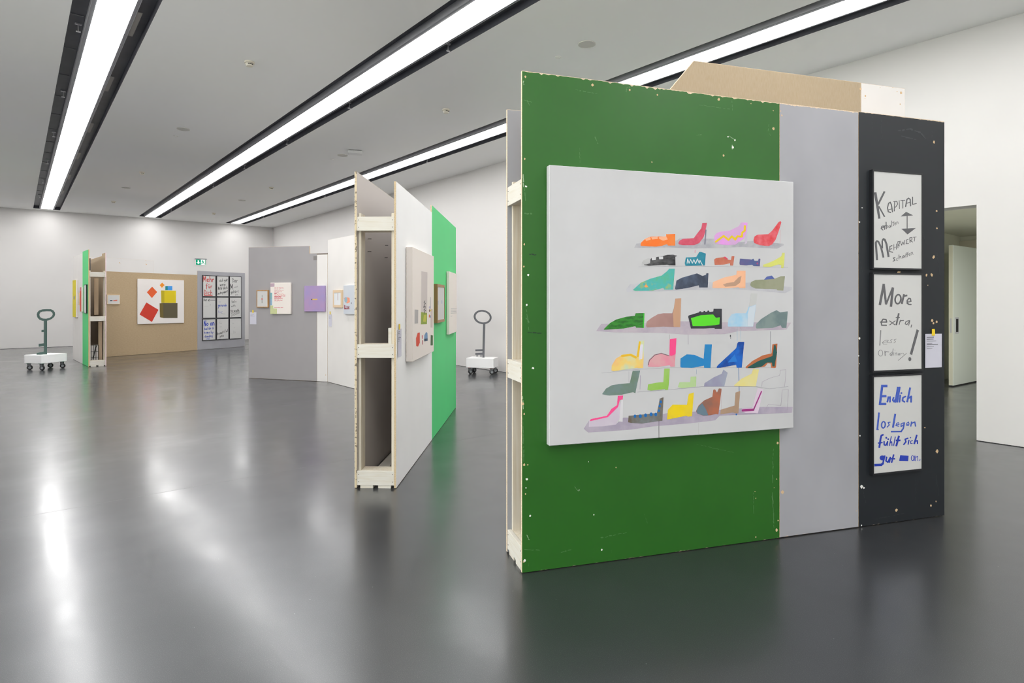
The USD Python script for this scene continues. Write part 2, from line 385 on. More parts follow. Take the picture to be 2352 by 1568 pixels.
def panel(parent, core, paint, m_paint, y0, y1, m_core, front=True, m_inner=None, chips=(), label=None, name="panel", fills=()):
    """a board: core with visible edges, a coat of paint as a skin on its outer face, another on its inner face"""
    skin = 0.0012
    ya, yb = (y0 + skin, y1) if front else (y0, y1 - skin)
    p = obj(name, flat(core, ya, yb), m_core, parent, label=label)
    obj("paint_layer", flat(paint, y0, y0 + skin) if front else flat(paint, y1 - skin, y1), m_paint, p)
    if m_inner is not None:
        g = core.buffer(-0.002)
        obj("inner_face", flat(g, y1, y1 + 0.0008) if front else flat(g, y0 - 0.0008, y0), m_inner, p)
    def dots(pts, m, nm):
        r = random.Random(len(pts))
        gs = []
        for s, z, rad in pts:
            n = 9
            gs.append(Polygon([(s + rad * r.uniform(0.6, 1.25) * math.cos(2 * math.pi * k / n), z + rad * r.uniform(0.6, 1.25) * math.sin(2 * math.pi * k / n)) for k in range(n)]).buffer(0))
        if gs:
            obj(nm, flat(unary_union(gs), y0 - 0.0006, y0 + 0.0004), m, p, kind="stuff")
    dots(list(chips), m_tanchip, "chipped_spots")
    dots(list(fills), m_filler, "filled_holes")
    return p

def end_frame(parent, s_end, sgn, D, screws=True, offcut=False):
    """timber ladder frame between the two skins at one end; sgn +1: the wall runs towards +s from here"""
    T = 0.0185
    ya, yb = T, D - T
    def sb(a, b): return (s_end + sgn * a, s_end + sgn * b) if sgn > 0 else (s_end - b, s_end - a)
    b0, b1 = sb(0.003, 0.027)
    for z0, z1 in ((0.024, 0.138), (1.046, 1.156), (2.068, 2.18)):
        b = obj("cross_board", chamf(b0, b1, ya, yb, z0, z1, 0.0015), m_pine, parent)
        f = b0 if sgn > 0 else b1
        scr = [at(rot(cyl(0.0035, 0.0015, 10), -90 * sgn, (0, 1, 0)), f, yy, zz) for yy in (ya + 0.014, yb - 0.014) for zz in (z0 + 0.028, z1 - 0.026)]
        if screws:
            obj("screw_heads", scr, m_screw, b, kind="stuff")
    r0, r1 = sb(0.028, 0.146)
    for y in (ya + 0.003, yb - 0.027):
        obj("stud", chamf(r0, r1, y, y + 0.024, 0.114, 2.212, 0.0012), m_pine2, parent)
    for z in (0.114, 1.132, 2.07):
        obj("rung", bx(r0, r1, ya + 0.027, yb - 0.027, z, z + 0.024), m_pine2, parent)
    if offcut:
        obj("offcut_block", bx(r0, r1 - 0.04, ya + 0.028, ya + 0.053, 1.157, 1.285), m_pine, parent)

def skids(parent, s0, s1, D):
    T = 0.0185
    for a, b in ((0.027, 0.13), (0.172, 0.275)):
        k = (D - 2 * T) / 0.302
        obj("floor_batten", bx(s0 + 0.006, s1 - 0.006, T + a * k, T + b * k, 0.0, 0.0235), m_pine, parent)

# ---- wall 1: green, grey and anthracite boards, right foreground
W1 = Wall((2.158, 2.544), -22.5)
D = 0.31
t1 = thing("exhibition_wall", "big foreground display wall of dark green, light grey and anthracite boards with fibreboard rising behind", "display wall", W1.at(0), W1.ang)
r = random.Random(3)
chips = [(W1.sz(px, py)[0], W1.sz(px, py)[1], rad) for px, py, rad in
         [(1207, 176, .007), (1361, 195, .008), (1446, 206, .006), (1510, 218, .006), (1651, 228, .009), (1725, 238, .004), (1777, 295, .010), (1205, 365, .006), (1776, 254, .004), (1204, 561, .006), (1203, 612, .005),
          (1201, 927, .008), (1204, 950, .006), (1204, 1067, .007), (1212, 1067, .004), (1207, 1134, .005), (1415, 1073, .004), (1786, 1017, .008), (1784, 1100, .004), (1778, 1120, .003), (1734, 1128, .004), (1736, 1144, .004),
          (1784, 1217, .010), (1787, 1195, .005), (1736, 1233, .005), (1203, 1290, .005), (1320, 1308, .006), (1368, 1299, .008), (1480, 1284, .007), (1662, 357, .007), (1497, 372, .004)]]
fills = [(W1.sz(px, py)[0], W1.sz(px, py)[1], rad) for px, py, rad in
         [(1208, 428, .006), (1213, 631, .006), (1210, 700, .006), (1224, 845, .007), (1210, 1100, .007), (1218, 1184, .006), (1205, 1287, .008), (1208, 1120, .004), (1382, 1262, .006), (1352, 1060, .003), (1683, 338, .008), (1688, 322, .006), (1672, 314, .005), (1330, 1125, .003), (1364, 1182, .004)]]
panel(t1, Polygon([(0, 0.004), (1.712, 0.004), (1.712, 2.7555), (0, 2.772)]), ragged(0.001, 1.711, 0.0042, 2.770, 2.752, seed=4), m_green, 0, 0.018, m_mdfedge, chips=chips, fills=fills, label="dark green board with chipped top edge", m_inner=m_mdfedge)
panel(t1, rect(1.714, 2.343, 0.006, 2.757), ragged(1.716, 2.342, 0.0062, 2.752, 2.752, 0.003, seed=5), m_grey, 0, 0.018, m_mdfedge, label="light grey board", m_inner=m_mdfedge,
      chips=[W1.sz(px, py) + (rad,) for px, py, rad in [(1796, 265, .006), (1797, 1130, .012), (1793, 255, .004), (1967, 1173, .003)]])
panel(t1, rect(2.346, 3.106, 0.004, 2.760), ragged(2.347, 3.105, 0.0042, 2.758, 2.754, 0.0015, seed=6), m_anthra, 0, 0.018, m_mdfedge, label="scuffed anthracite board", m_inner=m_mdfedge,
      chips=[W1.sz(px, py) + (rad,) for px, py, rad in [(2145, 326, .010), (2151, 484, .008), (2152, 524, .007), (2145, 590, .013), (2128, 632, .010), (2140, 631, .012), (2131, 655, .004), (2141, 736, .011), (2144, 742, .008), (2151, 739, .009), (2124, 982, .006), (2152, 1036, .013), (2138, 1161, .008), (2059, 1171, .010), (2150, 1151, .006), (2065, 626, .014)]],
      fills=[W1.sz(px, py) + (rad,) for px, py, rad in [(1974, 510, .007), (1974, 777, .008), (1972, 817, .006), (1975, 1000, .006), (1979, 1117, .012), (1984, 1120, .008), (1979, 1206, .006), (1974, 835, .004), (1980, 477, .005)]])
panel(t1, rect(0.0, 0.898, 0.004, 2.647), rect(0.001, 0.897, 0.006, 2.646), m_grey, D - 0.018, D, m_mdfedge, front=False, m_inner=m_inner_d, label="grey rear board")
gb = Polygon([(0.9, 0.004), (2.675, 0.004), (2.675, 3.086), (1.283, 3.085), (0.9, 2.64)])
panel(t1, gb, gb.buffer(-0.001), m_beige, D - 0.018, D, m_mdfedge, front=False, m_inner=m_beige, label="bare brown fibreboard with a slanted corner")
gw = rect(2.677, 3.091, 0.004, 3.085)
wb = panel(t1, gw, gw.buffer(-0.001), m_white, D - 0.018, D, m_mdfedge, front=False, m_inner=m_white, label="white rear board")
BK = Wall(W1.at(0, D - 0.0205)[:2], W1.ang)
obj("chipped_spots", flat(unary_union([Point(*BK.sz(px, py)).buffer(rad) for px, py, rad in [(1977, 204, .009), (1988, 220, .007), (1987, 226, .003), (2070, 213, .010), (2061, 210, .004), (2068, 239, .005), (2022, 201, .003), (2051, 201, .003)]]), D - 0.0196, D - 0.0186), m_tanchip, wb, kind="stuff")
end_frame(t1, 0.0, 1, D)
end_frame(t1, 3.1, -1, D)
skids(t1, 0.0, 3.1, D)

def rubs(parent, wall, marks, m, seed=0):
    r, gs = random.Random(seed), []
    for pts, w in marks:
        n = max(3, int(sum(math.dist(a, b) for a, b in zip(pts, pts[1:])) / 9))
        line = LineString(pts)
        for k in range(n):                                  # broken, dry rubs rather than one clean line
            a, b = k / n, (k + r.uniform(0.35, 0.95)) / n
            p, q = line.interpolate(a, True), line.interpolate(b, True)
            seg = [wall.sz(p.x + r.uniform(-1, 1), p.y + r.uniform(-1, 1)), wall.sz(q.x, q.y)]
            gs.append(LineString(seg).buffer(w * r.uniform(0.4, 1.2), quad_segs=1))
    obj("rub_marks", flat(unary_union(gs), -0.0004, 0.0006), m, parent, kind="stuff")
pg, pn = t1 + "/panel", t1 + "/panel_002"
m_rub = mat("rubbed_green", (86, 136, 78), rough=0.6, k=1.25)
m_rubl = mat("scraped_pale_green", (170, 196, 160), rough=0.7, k=1.25)
rubs(pg, W1, [([(1440, 200), (1438, 213)], .004), ([(1446, 199), (1445, 212)], .003), ([(1681, 232), (1683, 258)], .003), ([(1606, 241), (1680, 251)], .0015), ([(1322, 206), (1376, 216)], .002), ([(1210, 230), (1218, 245)], .003), ([(1204, 230), (1226, 236)], .002),
             ([(1366, 314), (1376, 334)], .003), ([(1600, 311), (1612, 309)], .003), ([(1203, 405), (1207, 462)], .002), ([(1205, 490), (1224, 491)], .004), ([(1332, 340), (1332, 376)], .0012), ([(1766, 285), (1764, 300), (1772, 316)], .003), ([(1208, 700), (1215, 760)], .002),
             ([(1209, 730), (1216, 742)], .004), ([(1204, 1262), (1240, 1263)], .002), ([(1290, 1268), (1312, 1262)], .004), ([(1380, 1235), (1440, 1222)], .003), ([(1730, 1130), (1731, 1180)], .002), ([(1776, 1030), (1775, 1110)], .003), ([(1774, 1130), (1778, 1215)], .004), ([(1201, 960), (1203, 1060)], .003), ([(1600, 1020), (1690, 1040)], .0012), ([(1480, 1180), (1488, 1205)], .0012)], m_rub, 1)
rubs(pg, W1, [([(1674, 313), (1684, 318), (1689, 324)], .0025), ([(1682, 333), (1682, 345)], .003), ([(1202, 186), (1203, 196)], .003), ([(1201, 400), (1203, 430)], .002), ([(1200, 910), (1202, 940)], .002), ([(1320, 1118), (1330, 1128)], .001), ([(1210, 1228), (1216, 1240)], .002)], m_rubl, 2)
m_heel = mat("dark_heel_mark", (24, 54, 40), rough=0.5, k=1.25)
rubs(pg, W1, [([(1216, 584), (1234, 585)], .003), ([(1212, 763), (1246, 765)], .003)], m_heel, 3)
m_dust = mat("dusty_rub", (62, 65, 68), rough=0.7, k=1.2)
rubs(pn, W1, [([(2064, 300), (2090, 296), (2116, 305), (2128, 322)], .006), ([(2070, 312), (2110, 322)], .004), ([(2004, 268), (2004, 300)], .0015), ([(2024, 275), (2025, 320)], .0012), ([(2140, 300), (2141, 350)], .0012), ([(2104, 1100), (2103, 1160)], .0012), ([(1982, 1128), (1990, 1160)], .002), ([(2150, 1090), (2156, 1140)], .0015), ([(2152, 580), (2160, 640)], .0015), ([(2118, 520), (2126, 560)], .0015), ([(1972, 580), (1984, 640)], .0015), ([(2010, 1192), (2080, 1178)], .0012)], m_dust, 4)

# ---- wall 2: white and light green, open end towards the viewer
W2 = Wall((2.358, 4.337), 48.55)
D = 0.338
t2 = thing("exhibition_wall", "display wall standing edge-on, open timber end towards the viewer, white and bright green boards", "display wall", W2.at(0), W2.ang)
panel(t2, rect(0, 1.694, 0.004, 2.462), rect(0.001, 1.693, 0.005, 2.461), m_white_near, 0, 0.018, m_chip, m_inner=m_inner, label="white board with raw chipboard edge",
      fills=[W2.sz(px, py) + (.006,) for px, py in [(976, 475), (913, 515)]])
panel(t2, rect(1.698, 3.70, 0.004, 2.54), rect(1.699, 3.699, 0.005, 2.539), m_lgreen, 0, 0.018, m_mdfedge, m_inner=m_inner, label="bright light green board")
bp = panel(t2, rect(0, 3.70, 0.004, 2.543), rect(0.001, 3.699, 0.005, 2.542), m_white, D - 0.018, D, m_edgeprint, front=False, m_inner=m_inner, label="rear board with stamped chipboard edge")
end_frame(t2, 0.0, 1, D, offcut=True)
end_frame(t2, 3.70, -1, D)
skids(t2, 0.0, 3.70, D)
WI = Wall(W2.at(0, D - 0.019)[:2], W2.ang)
for px, py in [(845.4, 548.6), (884.5, 563.2), (845.0, 577.7), (883.5, 591.5)]:
    s, z = WI.sz(px, py)
    obj("screw_tip", at(rot(cyl(0.003, 0.03, 8), 90, (1, 0, 0)), s, D - 0.0185, z), m_screw, t2)

# ---- wall 3: warm grey with a notch, wall 4: white return
W3 = Wall((3.526, 12.43), -57.8)
t3 = thing("exhibition_wall", "grey display wall in the middle distance with a notched top corner and white strip", "display wall", W3.at(0), W3.ang)
g = Polygon([(0, 0.004), (1.581, 0.004), (1.581, 2.395), (1.416, 2.405), (1.416, 2.545), (0, 2.556)])
p3 = panel(t3, g, g.buffer(-0.0015), m_warmgrey, 0, 0.018, m_tanchip, m_inner=m_inner, label="warm grey board with a notch sawn from its corner")
s0, z0 = W3.sz(720, 597.5); s1, z1 = W3.sz(729, 588)
obj("dark_patch", flat(rect(s0, min(s1, 1.58), z0, z1), -0.001, 0.0005), mat("dark_grey_patch", (118, 114, 112)), p3)
panel(t3, rect(1.583, 1.815, 0.004, 2.372), rect(1.584, 1.8145, 0.005, 2.371), m_white, 0, 0.018, m_mdfedge, m_inner=m_inner, label="narrow white board",
      chips=[W3.sz(px, py) + (.01,) for px, py in [(748, 861)]])
obj("top_rail", bx(1.416, 1.815, 0.002, 0.03, 2.378, 2.402), mat("dark_batten", (120, 112, 104)), t3)
panel(t3, rect(0, 1.80, 0.004, 2.38), rect(0.001, 1.799, 0.005, 2.379), m_white, 0.32, 0.338, m_chip, front=False, m_inner=m_inner, label="rear board")
end_frame(t3, 0.0, 1, 0.338, screws=False)
end_frame(t3, 1.80, -1, 0.338, screws=False)
skids(t3, 0, 1.8, 0.338)
W4 = Wall((4.497, 10.893), -90.0)
t4 = thing("exhibition_wall", "white display wall turning off the notched grey wall, half hidden behind the edge-on wall", "display wall", W4.at(0), W4.ang)
panel(t4, rect(0, 1.75, 0.004, 2.645), rect(0.001, 1.749, 0.005, 2.644), m_white, 0, 0.018, m_chip, m_inner=m_inner, label="white board")
panel(t4, rect(0, 1.75, 0.004, 2.60), rect(0.001, 1.749, 0.005, 2.599), m_white, 0.32, 0.338, m_chip, front=False, m_inner=m_inner, label="rear board")
end_frame(t4, 0.0, 1, 0.338, screws=False)
end_frame(t4, 1.75, -1, 0.338, screws=False)
skids(t4, 0, 1.75, 0.338)

# ---- wall 5: narrow tower at the left, open end towards the viewer
W5 = Wall((1.148, 19.358), -86.8)
D = 0.345
t5 = thing("exhibition_wall", "far left display wall with a bright green panel and open timber end", "display wall", W5.at(0), W5.ang)
panel(t5, rect(0, 1.632, 0.004, 2.65), rect(0.001, 1.631, 0.005, 2.649), m_white, 0, 0.018, m_mdfedge, m_inner=m_beige, label="white board")
panel(t5, rect(1.636, 2.5, 0.004, 2.69), rect(1.637, 2.499, 0.005, 2.689), m_lgreen, 0, 0.018, mat("orange_edge", (214, 166, 120), k=0.95), m_inner=m_beige, label="bright green board")
m_pinkedge = mat("pink_white_edge", (226, 206, 212), k=0.9)
panel(t5, rect(2.05, 2.5, 0.004, 2.635), rect(2.051, 2.499, 0.005, 2.634), m_white, D - 0.018, D, m_pinkedge, front=False, m_inner=m_beige, label="rear board with pale pink edge")
panel(t5, rect(0.4, 2.046, 0.004, 2.58), rect(0.401, 2.045, 0.005, 2.579), m_white, D - 0.018, D, m_mdfedge, front=False, m_inner=m_beige, label="rear fibreboard")
panel(t5, rect(0.0, 0.396, 0.004, 2.62), rect(0.001, 0.395, 0.005, 2.619), m_anthra, D - 0.018, D, m_mdfedge, front=False, m_inner=m_anthra, label="rear anthracite board")
end_frame(t5, 2.5, -1, D)
end_frame(t5, 0.0, 1, D, screws=False)
skids(t5, 0, 2.5, D)
obj("leaning_plank", bx(2.10, 2.13, D - 0.10, D - 0.03, 0.03, 1.02), mat("orange_plank", (232, 208, 176), k=1.0), t5)
obj("leaning_plank", bx(1.95, 1.98, D - 0.16, D - 0.075, 1.18, 2.05), mat("orange_plank", (214, 184, 146)), t5)
tr = thing("wire_rack", "black wire rack stored inside the open far left display wall", "rack", W5.at(2.25, 0.12, 0.024), W5.ang)
m_wire = mat("black_wire", (28, 27, 26), rough=0.4, k=1.0)
for k in range(5):
    obj("upright_wire", bx(-0.004, 0.004, -0.075 + 0.045 * k - 0.004, -0.075 + 0.045 * k + 0.004, 0.0, 0.46), m_wire, tr)
for z in (0.03, 0.17, 0.31, 0.45):
    obj("cross_wire", bx(0.004, 0.011, -0.08, 0.11, z - 0.004, z + 0.004), m_wire, tr)
obj("diagonal_bar", trimesh.convex.convex_hull(np.array([(x, y, z) for x in (0.012, 0.022) for y, z in ((-0.01, 0.15), (0.012, 0.14), (0.075, 0.44), (0.055, 0.45))])), m_wire, tr)
obj("back_sheet", bx(-0.012, -0.006, -0.08, 0.11, 0.0, 0.46), mat("pale_sheet", (214, 210, 206), k=1.0), tr)

# ---- wall 6: bare brown board and grey board at the back
W6 = Wall((1.882, 19.524), 22.8)
D = 0.338
t6 = thing("exhibition_wall", "long low display wall at the back of bare brown fibreboard and a taller grey board", "display wall", W6.at(0), W6.ang)
panel(t6, rect(-0.25, 2.648, 0.004, 2.312), rect(-0.249, 2.647, 0.005, 2.311), m_tan, 0, 0.018, m_chip, m_inner=m_inner, label="bare brown fibreboard")
panel(t6, rect(2.652, 4.36, 0.004, 2.442), rect(2.653, 4.359, 0.005, 2.441), m_grey, 0, 0.018, m_mdfedge, m_inner=m_inner, label="light grey board")
WB = Wall(W6.at(0, D - 0.0195)[:2], W6.ang)
s1, z1 = WB.sz(353, 598)
pb = panel(t6, rect(-0.25, s1, 0.004, z1), rect(-0.249, s1 - 0.001, 0.005, z1 - 0.001), m_wall, D - 0.018, D, m_mdfedge, front=False, m_inner=m_wall, label="taller white rear board with screw holes")
obj("chipped_spots", flat(unary_union([Point(*WB.sz(px, py)).buffer(rad) for px, py, rad in [(274.5, 603, .014), (276, 604.5, .008), (335, 598.5, .008), (336.5, 607, .014), (335, 606, .009)]]), D - 0.0196, D - 0.0186), m_tanchip, pb, kind="stuff")
panel(t6, rect(s1 + 0.004, 4.36, 0.004, 2.3), rect(s1 + 0.005, 4.359, 0.005, 2.299), m_white, D - 0.018, D, m_mdfedge, front=False, m_inner=m_inner, label="rear board")
end_frame(t6, -0.25, 1, D, screws=False)
end_frame(t6, 4.36, -1, D, screws=False)
skids(t6, -0.25, 4.36, D)

# ---------------------------------------------------------------- works on the walls
def ink(c, k=1.13):
    return mat("ink_%d_%d_%d" % tuple(c), c, rough=0.7, k=k)

def brush(c, c2, scale=9.0, st=(1, 1, 1), k=1.13):
    return mat("brushed_%d_%d_%d_%d_%d_%d" % (tuple(c) + tuple(c2)), c, rough=0.6, k=k, c2=c2, scale=scale, stretch=st, lo=0.38, hi=0.62)

class Work:
    """a picture hung on a wall face: its own local frame with x along the wall, z up, y = 0 the wall face and y = -t its front"""
    def __init__(self, wall, name, label, cat, s0, s1, z0, z1, t, group=None):
        self.w, self.s, self.z, self.t = wall, (s0 + s1) / 2, z0, t
        self.hw, self.h = (s1 - s0) / 2, z1 - z0
        self.p = thing(name, label, cat, wall.at(self.s, 0, z0), wall.ang, group)
        self.face = -t
    def px(self, x, y):
        s, z = self.w.sz(x, y, self.face)
        return s - self.s, z - self.z
    def crop(self, ox, oy, k):
        """maps figures drawn over an enlarged crop (origin ox, oy; k times) onto the picture face"""
        def f(g):
            def q(ring): return [self.px(ox + x / k, oy + y / k) for x, y in ring]
            return unary_union([Polygon(q(a.exterior.coords), [q(i.coords) for i in a.interiors]).buffer(0) for a in polys(g)])
        return f
    def mark(self, name, g, m, layer=1, clip=True, parent=None, **kw):
        if clip:
            g = g.intersection(sbox(-self.hw, 0, self.hw, self.h))
        if not polys(g): return None
        y = self.face - 0.0004 * layer
        return obj(name, flat(g, y, y + 0.0003), m, parent or self.p, **kw)
    def canvas(self, m_face, m_side=None, c=0.003):
        obj("stretched_canvas", chamf(-self.hw, self.hw, self.face, -0.004, 0, self.h, c), m_face, self.p)
        obj("stretcher_bar", bx(-self.hw + 0.03, self.hw - 0.03, -0.004, 0.0, 0.03, self.h - 0.03), m_pine2, self.p)
    def frame(self, m_frame, m_paper, b=0.01, lip=0.004):
        o = sbox(-self.hw, 0, self.hw, self.h)
        i = sbox(-self.hw + b, b, self.hw - b, self.h - b)
        obj("frame", flat(o.difference(i), -self.t - lip, 0.0), m_frame, self.p)
        obj("paper", flat(i, self.face, -0.002), m_paper, self.p)

def stroke(pts, w):
    return LineString(pts).buffer(w / 2.0, cap_style=1, join_style=1, quad_segs=3)
def flatstroke(pts, w):
    return LineString(pts).buffer(w / 2.0, cap_style=2, join_style=1, quad_segs=3)
def ring(cx, cy, rx, ry, w, a=0):
    o = affinity.scale(Point(cx, cy).buffer(1, quad_segs=8), rx, ry)
    i = affinity.scale(Point(cx, cy).buffer(1, quad_segs=8), rx - w, ry - w)
    return affinity.rotate(o.difference(i), a)
def disc(cx, cy, rx, ry=None):
    return affinity.scale(Point(cx, cy).buffer(1, quad_segs=6), rx, ry or rx)

m_canvas = mat("primed_canvas", (222, 222, 224), rough=0.75, k=1.26, c2=(215, 215, 217), scale=2.0, bump=0.06, bscale=400)
m_paper = mat("poster_paper", (222, 222, 220), rough=0.5, k=1.2)
m_blackframe = mat("black_frame", (30, 31, 35), rough=0.4, k=1.0)
m_cream = mat("cream_canvas", (230, 222, 215), rough=0.8, k=0.96, bump=0.05, bscale=300)
m_oak = mat("oak_frame", (186, 146, 98), rough=0.5, k=0.9, c2=(168, 126, 80), scale=6, stretch=(8, 8, 1))

# ---- large shoe painting
OFF = 0.047
s0, z1 = W1.sz(1261.5, 379.5, -OFF); s1, _ = W1.sz(1823, 416.5, -OFF)
z0 = (W1.sz(1259.5, 1025, -OFF)[1] + W1.sz(1823, 982, -OFF)[1]) / 2
z1 = (z1 + W1.sz(1823, 416.5, -OFF)[1]) / 2
wk = Work(W1, "shoe_painting", "large square white canvas painted with seven shelves of colourful shoes on the green board", "painting", s0, s1, z0, z1, OFF)
wk.canvas(m_canvas)
A, B, C_, D_ = wk.crop(1440, 490, 6.031), wk.crop(1350, 660, 4.9), wk.crop(1370, 770, 5.113), wk.crop(1330, 880, 4.704)
P = Polygon
def paint(name, f, pts, m, layer=2, parent=None, soft=6.0):
    g = P(pts).buffer(0)
    g = g.buffer(-soft / 2).buffer(soft).buffer(-soft / 2) if soft else g
    return wk.mark(name, f(g), m, layer, parent=parent)
shelfA, shelfB, shelfC, shelfD = brush((172, 172, 180), (194, 193, 198), 12), brush((192, 192, 199), (202, 202, 208), 12), brush((184, 172, 188), (198, 187, 196), 10), brush((174, 164, 184), (188, 178, 194), 10)
paint("painted_shelf", A, [(100, 475), (130, 418), (690, 375), (730, 345), (1210, 350), (1240, 430), (1740, 380), (2170, 420), (2175, 440), (2080, 488), (1600, 465), (1200, 480), (900, 485), (600, 470), (300, 475)], shelfA, 1)
paint("painted_shelf", A, [(-10, 1050), (40, 980), (150, 970), (700, 1000), (1150, 950), (1200, 960), (1700, 960), (2285, 1020), (2280, 1060), (2190, 1105), (1900, 1080), (1500, 1050), (900, 1060), (300, 1085), (0, 1090)], shelfB, 1)
paint("painted_shelf", B, [(95, 490), (150, 410), (650, 400), (1050, 380), (1130, 380), (1510, 390), (2290, 395), (2235, 475), (1700, 490), (1540, 525), (1100, 530), (800, 510), (300, 505)], shelfC, 1)
paint("painted_shelf", D_, [(50, 490), (105, 405), (400, 440), (480, 370), (530, 370), (910, 330), (960, 320), (1240, 305), (1750, 270), (1960, 255), (2308, 255), (2300, 318), (1520, 350), (1470, 400), (1200, 432), (800, 465), (560, 500), (100, 532)], shelfD, 1)
pencil = ink((160, 158, 168))
for f, pts, w in [(A, [(160, 738), (900, 728), (2230, 748)], 3), (C_, [(60, 442), (450, 402), (860, 378), (1400, 380), (2100, 378)], 3), (C_, [(480, 665), (880, 635), (1250, 600), (1870, 600), (2030, 628), (2250, 600)], 4)]:
    wk.mark("painted_shelf_line", f(stroke(pts, w)), pencil, 1)
for f, pts, w, c in [(B, [(1680, 455), (1681, 600)], 5, (176, 200, 218)), (B, [(1720, 470), (1720, 600)], 5, (190, 208, 222)), (B, [(1130, 530), (1131, 640)], 4, (150, 140, 160)), (B, [(921, 530), (921, 580)], 4, (168, 168, 170)), (B, [(2055, 495), (2054, 735)], 4, (128, 134, 138)),
                     (C_, [(1672, 380), (1676, 650)], 7, (92, 132, 180)), (C_, [(380, 425), (380, 552)], 4, (186, 180, 190)), (C_, [(515, 470), (511, 632)], 5, (172, 160, 186)), (D_, [(862, 408), (863, 588)], 5, (98, 98, 96)), (D_, [(1292, 430), (1292, 545)], 4, (196, 194, 196)),
                     (A, [(943, 505), (942, 545)], 7, (226, 130, 150)), (A, [(2130, 230), (2120, 415)], 5, (222, 190, 196)), (C_, [(1172, 400), (1175, 455)], 4, (150, 170, 190)), (D_, [(1536, 280), (1534, 170), (1540, 80)], 3, (196, 180, 184))]:
    wk.mark("paint_drip", f(stroke(pts, w)), ink(c), 1)
wk.mark("ink_blot", B(unary_union([disc(1605, 545, 6, 12), disc(1607, 568, 4, 5)])), ink((50, 50, 56)), 1)
